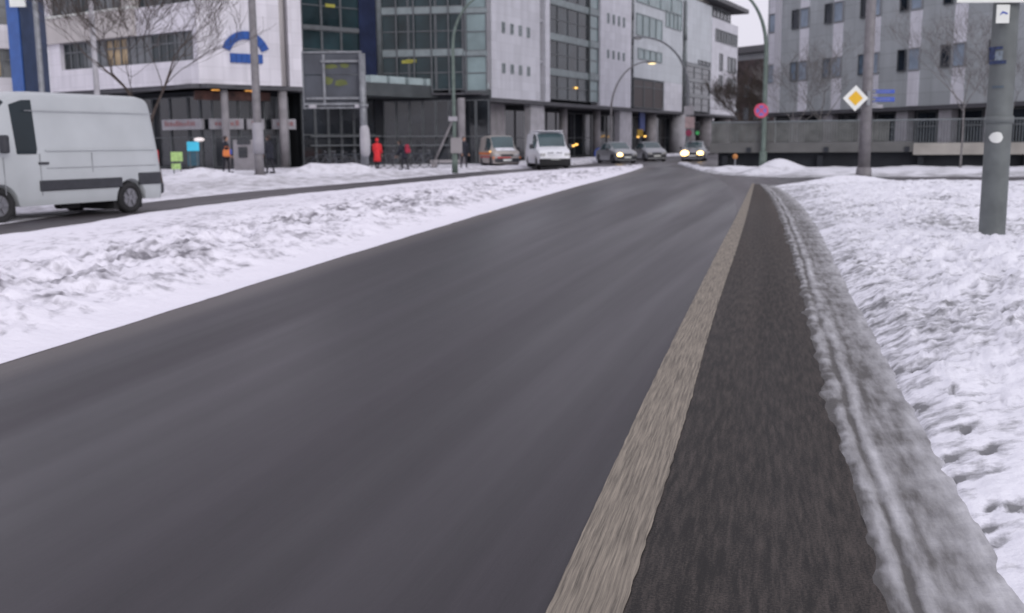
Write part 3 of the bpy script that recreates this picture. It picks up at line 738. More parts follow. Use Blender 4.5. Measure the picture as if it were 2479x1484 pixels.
# further bay: pale above, grey glass below, then the white end with its attic and eave
zmid = FS.Z(1690, 160)
eave = FS.Z(1750, 22)
wallpiece(FS, 'bay_wall', M['cl_far'], b3, S(1659)+.02, S(1718), zmid, eave-.3, -.6, .1)
gz = [zs, zs+(zmid-zs)*.36, zs+(zmid-zs)*.68, zmid]
gstore(FS, b3, S(1660), S(1718)-.05, gz, TOP, 'wglassgrey', 0, 3.0, 'wall_grey', .35)
window(FS, b3, S(1686), S(1716), FS.Z(1700,158), FS.Z(1700,148), .14, 'wglass', 3, None, .08)
wallpiece(FS, 'end_wall', M['cl_slab'], b3, S(1718), S(1781), zs, FS.Z(1750, 52), -.6, .15)
for u0, u1, v0, v1 in ((1726,1779,76,106),):
    for i in range(4):
        x0 = S(u0)+(S(u1)-S(u0))*i/4; x1 = S(u0)+(S(u1)-S(u0))*(i+1)/4
        window(FS, b3, x0+.05, x1-.05, FS.Z(1750, v1), FS.Z(1750, v0), .19, 'wglass', 2, None, .1)
for u0, u1, v0, v1 in ((1737,1745,130,172),(1737,1745,182,222),(1757,1777,140,178),(1757,1777,190,230)):
    window(FS, b3, S(u0), S(u1), FS.Z((u0+u1)/2, v1), FS.Z((u0+u1)/2, v0), .19, 'wglass', 1 if u0 == 1737 else 2, None, .1)
za0 = FS.Z(1750, 52); za1 = FS.Z(1750, 18)
boxpart(FS, 'attic_wall', M['soffit'], b3, S(1718), S(1772), za0+.01, za1, -4, -.4)
for i in range(6):
    x0 = S(1720)+(S(1771)-S(1720))*i/6; x1 = S(1720)+(S(1771)-S(1720))*(i+1)/6
    window(FS, b3, x0+.05, x1-.05, za0+.3, za1-.2, -.36, 'wglassgrey', 1, None, .1)
boxpart(FS, 'eave', M['roofgrey'], b3, S(1700), S(1788), za1+.01, za1+.55, -6, 1.2)
boxpart(FS, 'parapet', M['beam'], b3, S(1690), S(1716), eave, eave+1.6, -1.5, -.2)
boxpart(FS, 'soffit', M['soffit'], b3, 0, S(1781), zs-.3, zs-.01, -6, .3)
boxpart(FS, 'core', M['darkwall'], b3, .3, S(1718), zs, min(HT, eave+.5), -14, -.9)
boxpart(FS, 'core', M['darkwall'], b3, S(1718)+.01, S(1780), zs, za0, -14, -.9)
wallpiece(FS, 'side_wall', M['cl_slab'], b3, 0, .28, zs, HT, -14, -.61)
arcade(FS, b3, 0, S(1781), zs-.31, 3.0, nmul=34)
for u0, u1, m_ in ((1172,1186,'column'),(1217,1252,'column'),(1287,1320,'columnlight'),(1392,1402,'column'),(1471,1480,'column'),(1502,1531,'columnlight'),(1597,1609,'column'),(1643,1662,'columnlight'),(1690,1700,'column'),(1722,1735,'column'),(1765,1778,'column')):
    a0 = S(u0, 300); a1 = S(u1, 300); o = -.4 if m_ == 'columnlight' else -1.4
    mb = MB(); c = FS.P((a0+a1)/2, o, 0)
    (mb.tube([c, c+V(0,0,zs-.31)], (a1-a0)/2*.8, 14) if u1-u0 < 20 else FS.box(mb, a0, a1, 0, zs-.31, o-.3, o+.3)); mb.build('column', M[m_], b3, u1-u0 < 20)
for u, v in ((1392,213),):
    a, z_ = FS.sz(u, v); mb = MB(); FS.box(mb, a-.25, a+.25, z_-.06, z_+.06, .06, .12); mb.build('facade_light', M['amber'], b3)  # glowing box on the facade for an orange light inside the building
for u, v in ((1396,350),(1388,353),(1553,328),(1545,331),(1562,330)):
    a, z_ = FS.sz(u, v, -.8); mb = MB(); FS.box(mb, a-.25, a+.25, z_-.08, z_+.08, -.9, -.8); mb.build('arcade_lamp', M['amber'], b3)
a, z_ = FS.sz(1555, 290, -.6); boxpart(FS, 'hanging_sign', mat('arcade_sign_blue', (.02,.04,.16), .5), b3, a-.8, a+.8, z_-1.2, z_+1.2, -.75, -.6)
# --- low dark buildings closing the street
FB = Frame(1740, 175, 1870, 165)
b4 = thing('background_building', FB.P(FB.L/2, 0, 0), 'dark brown building closing the street behind the bare trees', 'building')
wallpiece(FB, 'wall', M['brick'], b4, 0, FB.L, 0, FB.Z(1815, 145), -10, 0)
wallpiece(FB, 'attic', M['wall_grey'], b4, .3, FB.L, FB.Z(1815,145)+.01, FB.Z(1815,128), -10, -.4)
boxpart(FB, 'roof', M['roofgrey'], b4, 0, FB.L, FB.Z(1815,128)+.01, FB.Z(1815,112), -11, .4)
for r_ in range(3):
    for c in range(5):
        x0 = FB.L*(.08+c*.19); z0 = 1.2+r_*3.6
        window(FB, b4, x0, x0+FB.L*.09, z0, z0+1.9, .05, 'darkpane', 1, None, .1)
# --- grey panel building on the right
b5 = thing('office_building', FR.P(0, 0, 0), 'grey panel-clad building with white spandrels and narrow dark windows, on the right', 'building')
def SR(u, v=120): return FR.S(u, v)
zg = FR.Z(1860, 274)
wb0 = FR.Z(1860, 203); wt0 = FR.Z(1860, 157)
wb1 = FR.Z(1860, 82); fh = wb1-wb0; wh = wt0-wb0
AL = FR.L+14
HR = wb0+fh*5
wallpiece(FR, 'wall', M['cl_grey'], b5, 0, AL, zg, HR, -.8, 0)
boxpart(FR, 'core', M['darkwall'], b5, .1, AL, 0, HR-.1, -14, -.85)
wallpiece(FR, 'side_wall', M['cl_grey'], b5, -.01, .3, 0, HR, -14, -.81)
boxpart(FR, 'roof', M['roofgrey'], b5, -.2, AL, HR+.01, HR+.3, -14, .2)
cols = [(1930,1962),(2014,2050),(2095,2131),(2195,2235),(2301,2345)]
mod = (SR(2323)-SR(1946))/4.0
x = SR(1946)-mod; i = 0; rr = random.Random(3)
while x < AL:
    wd = .95
    for f in range(-1, 5):
        z0 = wb0+fh*f+wh; z1 = z0+fh-wh     # spandrel above window row f
        zz0 = max(z0+.01, zg+.02)
        if z1 > zg+.3 and x > 0:
            wallpiece(FR, 'light_panel', M['cl_light'], b5, x-wd/2, x+wd/2, zz0, z1-.02, .003, .05)
        if f >= 0:
            zb = wb0+fh*f
            if x > 0: window(FR, b5, x-wd/2, x+wd/2, zb+.02, zb+wh-.02, .06, rr.choice(['bluepane','bluepane','bluepane2','bluepane']), 1, None, .07, 'wall_grey')
            c = x-wd/2-.55
            if c > .3: window(FR, b5, c-.36, c+.36, zb+.02, zb+wh-.02, .06, 'darkpane' if (f > 0 or rr.random() < .45) else 'bluepane2', 1, None, .06, 'frame')
    x += mod; i += 1
a = SR(1885); boxpart(FR, 'pilaster', M['cl_light'], b5, a-.28, a+.28, zg, HR-.1, .004, .22)
boxpart(FR, 'soffit', M['soffit'], b5, 0, AL, zg-.25, zg-.01, -3, .05)
n = 12
for i in range(int(AL/mod)):
    x0 = .4+i*mod
    boxpart(FR, 'column', M['columnlight'], b5, x0+mod*.62, x0+mod*.9, 0, zg-.26, -.9, -.3)
    window(FR, b5, x0-.1, x0+mod*.45, .8, zg-.3, -.82, 'darkpane', 1, .6, .08)
    window(FR, b5, x0+mod*.47, x0+mod*.88, .8, zg-.3, -.83, 'bluepane2', 1, None, .08)
# --- raised terrace in front of it
tw = thing('terrace_wall', FW.P(0, 0, 0), 'raised concrete terrace with slatted railing over a dark undercroft across the side street', 'wall')
zr = FW.Z(1760, 296); zbm = FW.Z(1760, 346); zbl = FW.Z(1760, 370)
zr2 = FW.Z(2300, 290); 
E_ = FW.L+14
boxpart(FW, 'undercroft_shade', M['darkwall'], tw, -.2, E_, 0, zbl, -6, -.5)  # near-black block: shade of the open undercroft put into its colour
split = FW.S(2210, 350)
boxpart(FW, 'slab', M['slabdark'], tw, -.6, split, zbl, zbm, -8, .1)
boxpart(FW, 'slab', M['beam'], tw, split+.01, E_, zbl-.15, zbm-.1, -8, .13)
mb = MB(); x = -.5
while x < FW.S(2150, 330):
    FW.box(mb, x, x+.10, zbm+.03, zr-.05, 0, .04); x += .125
mb.build('railing_slats', M['railing'], tw)
mb = MB(); x = FW.S(2150, 330)
while x < E_:
    FW.box(mb, x, x+.03, zbm-.09, zr-.05, 0, .03); x += .14
mb.build('railing_bars', M['railopen'], tw)
boxpart(FW, 'handrail', M['railopen'], tw, -.55, E_, zr-.045, zr+.03, -.03, .08)
x = 1.5
while x < E_:
    boxpart(FW, 'bracket', M['darkwall'], tw, x-.12, x+.12, zbl+.02, zbl+.28, .135, .2); x += 4.0
x = .2
while x < E_:
    boxpart(FW, 'undercroft_pier', M['darkwall'], tw, x-.15, x+.15, 0, zbl-.155, -.49, -.2); x += 5.0  # piers take the same near-black shade colour
# ------------------------------------------------------------------ trees
def on_(u, v, Y, z=0.0): p = D(u, v, Y); return V(p.x, p.y, z)
def bare_tree(name, base, h, spread, label, cat='tree', seed=1, m_='bark', levels=5, r0=.13, lean=(0,0), group=None, first=.38, bush=False, tw=.012):
    rr = random.Random(seed); t = thing(name, base, label, cat, group=group)
    tr = MB(); cr = MB(); base = Vector(base)
    def br(p, d, L, r, lv):
        pts = [p]; rs = [r]; n = 4 if lv < 3 else 3
        for i in range(n):
            d = (d+V(rr.gauss(0,.13), rr.gauss(0,.13), rr.gauss(0,.08)+.05)).normalized(); pts.append(pts[-1]+d*L/n); rs.append(max(tw, r*(1-.5*(i+1)/n)))
        cr.tube(pts, rs, 6 if lv < 2 else 4, False)
        if lv >= levels: return
        k = rr.choice([3,3,4]) if lv < levels-1 else 4
        for i in range(k):
            q = pts[rr.randint(max(1, n-2), n)] if i else pts[-1]
            a = rr.uniform(0, 2*math.pi); tl = rr.uniform(.35, .8)
            nd = (d+V(math.cos(a)*tl, math.sin(a)*tl, rr.uniform(-.1,.25))*spread).normalized()
            br(q, nd, L*rr.uniform(.62,.82), rs[-1]*rr.uniform(.62,.85), lv+1)
    th = h*first; top = base+V(lean[0]*th, lean[1]*th, th)
    if bush:
        for i in range(7):
            a = rr.uniform(0, 6.28); br(base, V(math.cos(a)*.5, math.sin(a)*.5, 1).normalized(), h*.38, r0*.5, 2)
        tr.tube([base-V(0,0,.1), base+V(0,0,.35)], [r0, r0*.8], 8)
    else:
        tr.tube([base-V(0,0,.1), base+V(0,0,.3), base.lerp(top,.5)+V(.03,.02,0), top], [r0*1.35, r0, r0*.88, r0*.8], 10)
        for i in range(4):
            a = rr.uniform(0, 6.28); br(top-V(0,0,th*.22*(i/4)), V(math.cos(a)*.55*spread, math.sin(a)*.55*spread, 1).normalized(), h*.27, r0*.62, 1)
    tr.build('trunk', M[m_], t, True); cr.build('crown', M[m_], t, True); return t
bare_tree('bare_tree', on_(388, 432, 36), 9.6, 1.15, 'bare leafless street tree with spreading twigs before the white wing, behind the van', seed=5, r0=.08, lean=(-.12,0), levels=6, first=.24, tw=.0055)
def on(u, v, Y, z=0.0): p = D(u, v, Y); return V(p.x, p.y, z)
bare_tree('bare_tree', on(2330, 300, 51), 8.2, 1.2, 'bare tree with fine twigs by the terrace, just left of the thick mast', seed=11, m_='barkgrey', r0=.05, levels=5, tw=.005)
bare_tree('bare_tree', on(1985, 300, 59.5), 7.4, 1.5, 'broad low bare tree behind the terrace, left of the yellow diamond sign', seed=21, m_='barkgrey', r0=.05, levels=5, tw=.005)
bare_tree('bare_tree', on(1925, 300, 60), 6.4, 1.5, 'small bare tree at the left corner of the grey panel building', seed=31, m_='barkgrey', r0=.045, levels=5, tw=.005)
bare_tree('bare_tree', on(2440, 300, 52), 6.4, 1.4, 'bare tree partly hidden behind the thick mast', seed=41, m_='barkgrey', r0=.045, levels=5, tw=.005)
bare_tree('bare_tree', on(1798, 300, 120), 10.5, 1.0, 'dense dark bare tree closing the street, left of the round sign', seed=51, r0=.22, levels=6, first=.2)
bare_tree('bare_tree', on(1825, 300, 128), 9.5, 1.0, 'dense dark bare tree closing the street, directly behind the round sign', seed=61, r0=.22, levels=6, first=.2)
# ------------------------------------------------------------------ blue pylon, flag pole, masts, lamps
pb = G(62, 470); d_ = pb.y*.97
def uv3(u, v, Y): return D(u, v, Y)
py = thing('advertising_pylon', on(75, 300, 50), 'tall blue pylon with a darker side face, rising behind the white van', 'pylon')
xl0, xm0, xr0 = uv3(25,150,50).x, uv3(62,150,50).x, uv3(104,150,51).x
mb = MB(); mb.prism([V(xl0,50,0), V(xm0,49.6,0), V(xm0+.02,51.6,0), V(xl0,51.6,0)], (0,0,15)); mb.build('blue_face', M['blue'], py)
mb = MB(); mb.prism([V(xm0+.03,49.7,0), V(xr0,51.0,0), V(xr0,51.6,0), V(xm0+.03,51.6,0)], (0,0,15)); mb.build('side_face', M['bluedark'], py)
mb = MB(); c = uv3(42, 14, 49.4); mb.box((c.x, 49.45, c.z+1.0), (.72,.10,2.1)); mb.build('sign_panel', M['signwhite'], py)
def pole(name, u, v, Y, h, r, label, cat='pole', m_='polegrey', r1=None, group=None, base=None):
    b = base or on(u, v, Y); t = thing(name, b, label, cat, group=group); mb = MB()
    mb.tube([b-V(0,0,.05), b+V(0,0,.9), b+V(0,0,h)], [r*1.15, r, r1 or r*.8], 16); mb.build('shaft', M[m_], t, True)
    mb = MB(); mb.tube([b-V(0,0,.05), b+V(0,0,.12)], [r*1.7, r*1.5], 16); mb.build('base_collar', M[m_], t, True)
    return t
pole('light_pole', 108, 300, 48, 16, .13, 'slim pale grey pole standing right beside the blue pylon', m_='galv')
t = pole('flag_pole', 240, 300, 52, 0+D(240,12,52).z, .15, 'pale grey flagpole ending below the upper windows of the white wing', m_='columnlight')
b_ = on(240,300,52); mb = MB(); mb.ball(b_+V(0,0,D(240,12,52).z+.08), .14); mb.build('finial', M['columnlight'], t, True)
# tall lamp mast in front of the emblem
lb = G(629, 428, .1)
t = pole('lamp_post', 0, 0, 0, 13.5, .19, 'tall grey lamp post crossing the blue arched emblem', 'lamp post', 'polegrey', .13, base=lb)
mb = MB(); mb.tube([lb+V(0,0,1.0), lb+V(0,0,2.35)], .24, 14); mb.build('poster_sleeve', M['shopsign'], t, True)
mb = MB(); mb.tube([lb+V(0,0,13.3), lb+V(.5,-.6,14.0), lb+V(1.6,-1.2,14.2)], [.10,.07,.06], 8); mb.build('arm', M['polegrey'], t, True)
mb = MB(); mb.box(lb+V(2.0,-1.45,14.15), (.9,.5,.2)); mb.build('lamp_head', M['polegrey'], t, bevel=.05)
# direction-sign gantry seen from behind
gb = G(884, 420, .1); Yg = gb.y
sg = thing('sign_gantry', gb, 'grey back of a big direction sign on one thick post, beside the glass hall', 'road sign')
def gx(u, v): q = D(u, v, Yg); return q
top = gx(868, 135).z; r_ = .16
mb = MB(); mb.tube([gb-V(0,0,.05), gb+V(0,0,top)], [.19,.15], 16); mb.build('post', M['galv'], sg, True)
mb = MB(); mb.tube([gb-V(0,0,.05), gb+V(0,0,.2)], [.3,.26], 16); mb.build('base_collar', M['galv'], sg, True)
pl = gx(733, 200).x; pr = gx(872, 200).x; pt = gx(800, 128).z; pbm = gx(800, 258).z
mb = MB()
zmid_ = pt-(pt-pbm)*.40
mb.box(((pl+pr)/2, Yg+.28, (pt+zmid_)/2+.01), (pr-pl, .05, pt-zmid_-.02)); mb.box(((pl+pr)/2, Yg+.28, (pbm+zmid_)/2-.01), (pr-pl, .05, zmid_-pbm-.02)); mb.build('panel', M['signback'], sg)
mb = MB()
for z_ in (pt+.05, pbm-.05): mb.box(((pl+pr)/2, Yg+.25, z_), (pr-pl+.12, .12, .09))
for x_ in (pl-.03, pr+.03): mb.box((x_, Yg+.25, (pt+pbm)/2), (.07, .115, pt-pbm))
mb.build('frame', M['galv'], sg)
mb = MB()
for v, u0 in ((148, 775), (238, 740), (252, 735)):
    z_ = gx(800, v).z; x0 = gx(u0, v).x; mb.box(((x0+gb.x)/2, Yg+.13, z_), (gb.x-x0, .10, .11))
for u in (783,): x_ = gx(u, 200).x; mb.box((x_, Yg+.2, (pt+pbm)/2), (.12, .08, pt-pbm-.1))
mb.build('support_arm', M['galv'], sg)
for u in (757, 868):
    q = gx(u, 260); mb = MB(); mb.box((q.x, Yg-.02, pbm-.0), (.34,.22,.16)); mb.build('sign_light', M['columnlight'], sg, bevel=.03)
yl = mat('sign_mark_yellow', (.12,.14,.035), .5)
for u, v, w_, h_, k_ in ((800,160,.62,.24,1),(832,158,.45,.24,-1),(792,195,.50,.38,-1),(824,200,.62,.32,1)):
    q = gx(u, v); mb = MB(); c = V(q.x, Yg+.25, q.z)
    mb.prism([c+V(-w_/2,0,-h_*.35*k_), c+V(-w_*.1,0,-h_*.5*k_), c+V(w_/2,0,-h_*.2*k_), c+V(w_*.35,0,h_*.35*k_), c+V(0,0,h_*.5*k_), c+V(-w_*.42,0,h_*.3*k_)], (0,-.012,0)); mb.build('yellow_mark', yl, sg)
mb = MB(); mb.tube([gb+V(.03,-.02,.80), gb+V(.04,-.03,.95), gb+V(.05,-.05,1.5), gb+V(.03,-.04,2.1), gb+V(0,0,2.25)], [.16,.23,.25,.22,.16], 12); mb.build('white_wrap', M['columnlight'], sg, True)
mb = MB(); mb.tube([gb+V(0,0,3.1), gb+V(0,0,3.25)], .24, 12); mb.build('clamp', M['galv'], sg, True)
def bowed(name, base, h0, H, reach, r, label, m_='polegreen', lit=False, side=(1,0), hang=None, endz=None):
    """straight shaft that bends over in a quarter arc"""
    t = thing(name, base, label, 'lamp post'); pts = [base-V(0,0,.05), base+V(0,0,1.2), base+V(0,0,h0)]; rs = [r*1.3, r*1.05, r*.85]
    n = 12
    for i in range(1, n+1):
        a = math.pi/2*i/n; pts.append(base+V(side[0]*reach*(1-math.cos(a)), side[1]*reach*(1-math.cos(a)), h0+(H-h0)*math.sin(a))); rs.append(r*(.85-.45*i/n))
    mb = MB(); mb.tube(pts, rs, 10); mb.build('shaft', M[m_], t, True)
    mb = MB(); mb.tube([base-V(0,0,.05), base+V(0,0,.9)], [r*1.7, r*1.5], 12); mb.build('base_collar', M[m_], t, True)
    e = pts[-1]; mb = MB(); mb.ball(e+V(side[0]*.35, side[1]*.35, -.03), .42, sc=(1,.5,.28)); hd = mb.build('lamp_head', M[m_], t, True)
    mb = MB(); mb.ball(e+V(side[0]*.38, side[1]*.38, -.11), .32, sc=(1,.55,.30)); mb.build('lens', M['warmlamp'] if lit else M['lamp'], hd, True)
    return t
b_ = G(1101, 417, .1); Y = b_.y
bowed('lamp_post', b_, D(1095,120,Y).z, D(1180,-10,Y).z, D(1190,0,Y).x-b_.x, .09, 'thin green bowed lamp post in front of the glass hall, left of the parked vans')
t = bpy.data.objects['lamp_post.001']
mb = MB(); q = D(1094, 288, Y); mb.box((b_.x-.05, Y-.13, q.z), (.42,.06,.22)); mb.build('small_sign', M['shopsign'], t)
mb = MB(); q = D(1104, 352, Y); mb.box((b_.x+.1, Y-.13, q.z), (.55,.08,.75)); mb.build('small_sign', M['concrete'], t)
b_ = on(1478, 395, 84); Y = 84
bowed('lamp_post', b_, D(1480,270,Y).z, D(1570,150,Y).z, D(1566,150,Y).x-b_.x, .10, 'slender bowed lamp post with its lamp lit yellow, above the silver car with one headlight', 'polegrey', True)
b_ = on(1662, 395, 82); Y = 82
lp3 = bowed('lamp_post', b_, D(1655,215,Y).z, D(1560,90,Y).z, b_.x-D(1555,90,Y).x, .14, 'grey bowed lamp post arching left over the street, behind the signal mast', 'galv', False, (-1,0))
b_ = on(1846, 400, 56); Y = 56
lp4 = bowed('lamp_post', b_, D(1846,125,Y).z, D(1770,-25,Y).z, b_.x-D(1765,0,Y).x, .13, 'green bowed lamp post arching against the open sky at the junction corner', 'polegreen', False, (-1,0))
# round no-stopping sign fixed to it
q = D(1842, 268, Y-.2); rs_ = thing('round_sign', V(b_.x, Y-.2, q.z), 'round red and blue no-stopping sign on the green bowed lamp post', 'road sign')
Rr = 17/F*Y
mb = MB(); mb.disc((q.x, Y-.2, q.z), (0,-1,0), Rr, .02, 28); mb.build('red_rim', M['signred'], rs_)
mb = MB(); mb.disc((q.x, Y-.222, q.z), (0,-1,0), Rr*.74, .006, 28); mb.build('blue_disc', mat('nostop_blue', (.17,.13,.42), .5), rs_)
for s_ in (-1, 1):
    a = math.pi/4*s_; dx = math.cos(a)*Rr*.74; dz_ = math.sin(a)*Rr*.74; wv = V(-math.sin(a), 0, math.cos(a))*Rr*.10
    y_ = Y-.232-(.004 if s_ > 0 else 0); c = V(q.x, y_, q.z); dd = V(dx, 0, dz_)
    mb = MB(); mb.prism([c-dd-wv, c+dd-wv, c+dd+wv, c-dd+wv], (0,-.003,0)); mb.build('red_bar', M['signred'], rs_)
# signal mast with stack of signs by the far lamp post
b_ = on(1668, 395, 79); Y = 79
sm = thing('traffic_signal', b_, 'signal mast with small signs and a green light, beside the far bend of the road', 'traffic light')
mb = MB(); mb.tube([b_, b_+V(0,0,D(1664,255,Y).z)], .13, 12); mb.build('mast', M['column'], sm, True)
mb = MB(); q = D(1666, 268, Y); mb.box((q.x, Y-.2, q.z), (.75,.06,.65)); mb.build('sign_plate', M['shopsign'], sm)
mb = MB(); q = D(1668, 297, Y); mb.box((q.x, Y-.2, q.z), (.7,.06,.85)); mb.build('sign_plate', mat('sign_pinkish', (.45,.33,.34), .5), sm)
mb = MB(); q = D(1665, 322, Y); mb.disc((q.x, Y-.22, q.z), (0,-1,0), .24, .03); mb.build('red_disc', mat('dark_red_disc', (.28,.02,.08), .5), sm)
q = D(1686, 322, Y); mb = MB(); mb.box((q.x, Y-.1, q.z+.3), (.36,.3,1.05)); hd = mb.build('signal_head', M['plastic'], sm, bevel=.04)
mb = MB(); mb.disc((q.x, Y-.27, q.z), (0,-1,0), .14, .02); mb.build('green_light', M['green'], hd)
mb = MB()
for dz_ in (.33, .64): mb.disc((q.x, Y-.27, q.z+dz_), (0,-1,0), .14, .02)
mb.build('unlit_light', M['under'], hd)
mb = MB(); mb.tube([V(b_.x, Y, q.z+.6), V(q.x, Y-.1, q.z+.6)], .05, 8); mb.build('bracket', M['column'], sm)
# priority-road sign pole with street name plates
b_ = G(2090, 420, .30); Y = b_.y
pp = thing('sign_mast', b_, 'straight grey mast behind the yellow diamond sign, standing in the snow heap', 'mast')
mb = MB(); mb.tube([b_-V(0,0,.3), b_+V(0,0,2.4), b_+V(0,0,11)], [.22,.185,.15], 18); mb.build('shaft', M['polegrey'], pp, True)
mb = MB(); mb.tube([b_-V(0,0,.3), b_+V(0,0,.22)], [.30,.25], 18); mb.build('base_collar', M['polegrey'], pp, True)
q = D(2070, 238, Y-.25)
ds = thing('priority_road_sign', V(b_.x, Y-.25, q.z), 'yellow diamond sign with white border facing the road, on the grey mast', 'road sign')
def diamond(mb, c, r, y, th, rd=.12):
    pts = []
    for k in range(4):
        a = math.pi/2*k; tip = V(math.cos(a), 0, math.sin(a))*r
        for s_ in (-1, 0, 1):
            tt = V(-math.sin(a), 0, math.cos(a)); pts.append(V(c.x, y, c.z)+tip*(1-rd*abs(s_))+tt*s_*r*rd)
    mb.prism(pts, (0, -th, 0))
Rd = 30/F*Y
mb = MB(); diamond(mb, q, Rd, Y-.25, .02); mb.build('white_border', M['signwhite'], ds)
mb = MB(); diamond(mb, q, Rd*.58, Y-.272, .006); mb.build('yellow_field', M['yellow'], ds)
mb = MB(); mb.box((b_.x-.02, Y-.21, q.z), (.12,.10,.5)); mb.build('clamp', M['galv'], ds)
for v0, v1, lab in ((217,227,'upper blue street name plate right of the yellow diamond sign'),(235,247,'lower blue street name plate right of the yellow diamond sign')):
    q0 = D(2103, v1, Y); q1 = D(2164, v0, Y)
    sp = thing('street_name_sign', V((q0.x+q1.x)/2, Y, q0.z), lab, 'street sign', group='street name plates on the sign mast')
    mb = MB(); mb.box(((q0.x+q1.x)/2, Y-.05, (q0.z+q1.z)/2), (q1.x-q0.x, .03, q1.z-q0.z)); mb.build('plate', M['signblue'], sp, bevel=.01)
    mb = MB(); mb.box((b_.x+.21, Y-.05, (q0.z+q1.z)/2), (.14,.06,.10)); mb.build('bracket', M['galv'], sp)
    mb = MB(); x = q0.x+.12
    while x < q1.x-.16: wd = rnd.choice([.05,.07]); mb.box((x+wd/2, Y-.069, (q0.z+q1.z)/2), (wd,.004,(q1.z-q0.z)*.4)); x += wd+.04
    mb.build('lettering', mat('plate_letters', (.16,.19,.40), .5), sp)
q0 = D(2103, 262, Y); q1 = D(2135, 253, Y)
sp = thing('white_sign_plate', V((q0.x+q1.x)/2, Y, q0.z), 'small pale plate below the blue street name plates', 'sign'); mb = MB(); mb.box(((q0.x+q1.x)/2, Y-.05, (q0.z+q1.z)/2), (q1.x-q0.x, .03, q1.z-q0.z)); mb.build('plate', M['shopsign'], sp)
mb = MB(); mb.box((b_.x+.2, Y-.05, (q0.z+q1.z)/2), (.3,.04,.06)); mb.build('bracket', M['galv'], sp)
# thick mast on the verge
b_ = G(2399, 580, .12); Y = b_.y
tm = thing('thick_mast', b_, 'thick grey-green steel mast in the snow verge on the right, carrying a white sign', 'mast')
rb = 30/F*Y; rt = 26/F*Y
mb = MB(); n = 14; pts = [b_+V(0,0,z_) for z_ in (-.15,.0,.6,1.2,1.9,2.0,3.0,4.5,7.5)]; rs = [rb*1.02,rb,rb*.99,rb*.98,rb*.97,rb*.97,rb*.95,rb*.93,rb*.88]
mb.tube(pts, rs, 20); mb.build('shaft', M['mastgrey'], tm, True)
mb = MB(); z_ = D(2410, 290, Y).z; mb.tube([V(b_.x, Y, z_-.05), V(b_.x, Y, z_+.05)], rb*1.06, 24); mb.build('clamp_band', M['mastgrey'], tm, True)
mb = MB(); mb.tube([b_+V(0,0,-.14), b_+V(0,0,-.01)], [rb*1.25, rb*1.1], 24); mb.build('base_flange', M['mastgrey'], tm, True)
def sticker(u, v, w_, h_, m_, name, rot=0, disc=False):
    q = D(u, v, Y-rb-.004); mb = MB()
    # wrapped on the mast: a curved patch
    k = 8; pts = []
    for i in range(k+1):
        x = -w_/2+w_*i/k; y = -math.sqrt(max(1e-6, (rb*1.0+.006)**2-(x+q.x-b_.x)**2)); 
        hh_ = h_/2*(math.sqrt(max(0, 1-(2*x/w_)**2)) if disc else 1)
        pts.append((x+q.x, y+Y, hh_))
    for (x0, y0, h0), (x1, y1, h1) in zip(pts, pts[1:]):
        mb.hexa([V(x0,y0,q.z-h0),V(x1,y1,q.z-h1),V(x1,y1+.004,q.z-h1),V(x0,y0+.004,q.z-h0),V(x0,y0,q.z+h0),V(x1,y1,q.z+h1),V(x1,y1+.004,q.z+h1),V(x0,y0+.004,q.z+h0)])
    return mb.build(name, m_, tm)
px = Y/F
sb = mat('sticker_bluegrey', (.035,.055,.14), .6, 0, .3, 30); sb2 = mat('sticker_pale', (.20,.24,.28), .6, 0, .2, 30)
sticker(2418, 115, 20*px, 6*px, sb, 'sticker'); sticker(2412, 130, 6*px, 26*px, sb, 'sticker'); sticker(2422, 150, 26*px, 8*px, sb, 'sticker'); sticker(2421, 134, 14*px, 22*px, sb2, 'sticker')
sticker(2419, 210, 20*px, 5*px, mat('sticker_faded', (.09,.12,.15), .6), 'sticker')
sticker(2414, 333, 26*px, 26*px, M['signwhite'], 'sticker', disc=True)
# sheets on the mast top
q = D(2427, 34, Y-rb-.03); pc = thing('small_placard', V(b_.x, Y-rb, q.z-.1), 'small white placard with a dark arrow mark near the top of the thick mast', 'sign')
mb = MB(); mb.box((q.x, Y-rb-.03, q.z), (31*px,.012,42*px)); mb.build('plate', M['signwhite'], pc, bevel=.004)
mb = MB(); a_ = V(q.x-.05, Y-rb-.0385, q.z-.02); mb.prism([a_, a_+V(.04,0,.055), a_+V(.06,0,.05), a_+V(.11,0,.03), a_+V(.105,0,.012), a_+V(.05,0,.03)], (0,-.003,0)); mb.build('arrow_mark', M['signblue'], pc)
mb = MB(); mb.box((q.x-.0, Y-rb-.01, q.z), (.06,.05,.05)); mb.build('bracket', M['galv'], pc)
q0 = D(2322, 8, Y-rb-.05); q1 = D(2478, 8, Y-rb-.05)
ws = thing('white_sign', V(b_.x, Y-rb, q0.z), 'large white sign panel at the very top of the thick mast', 'sign')
mb = MB(); w0 = b_.x-q0.x; mb.box((b_.x+.03, Y-rb-.06, q0.z+.42), (w0*2+.15,.03,.84)); mb.build('plate', M['signwhite'], ws, bevel=.008)
mb = MB(); mb.box((b_.x, Y-rb-.02, q0.z+.2), (.5,.05,.05)); mb.box((b_.x, Y-rb-.02, q0.z+.6), (.5,.05,.05)); mb.build('bracket', M['galv'], ws)
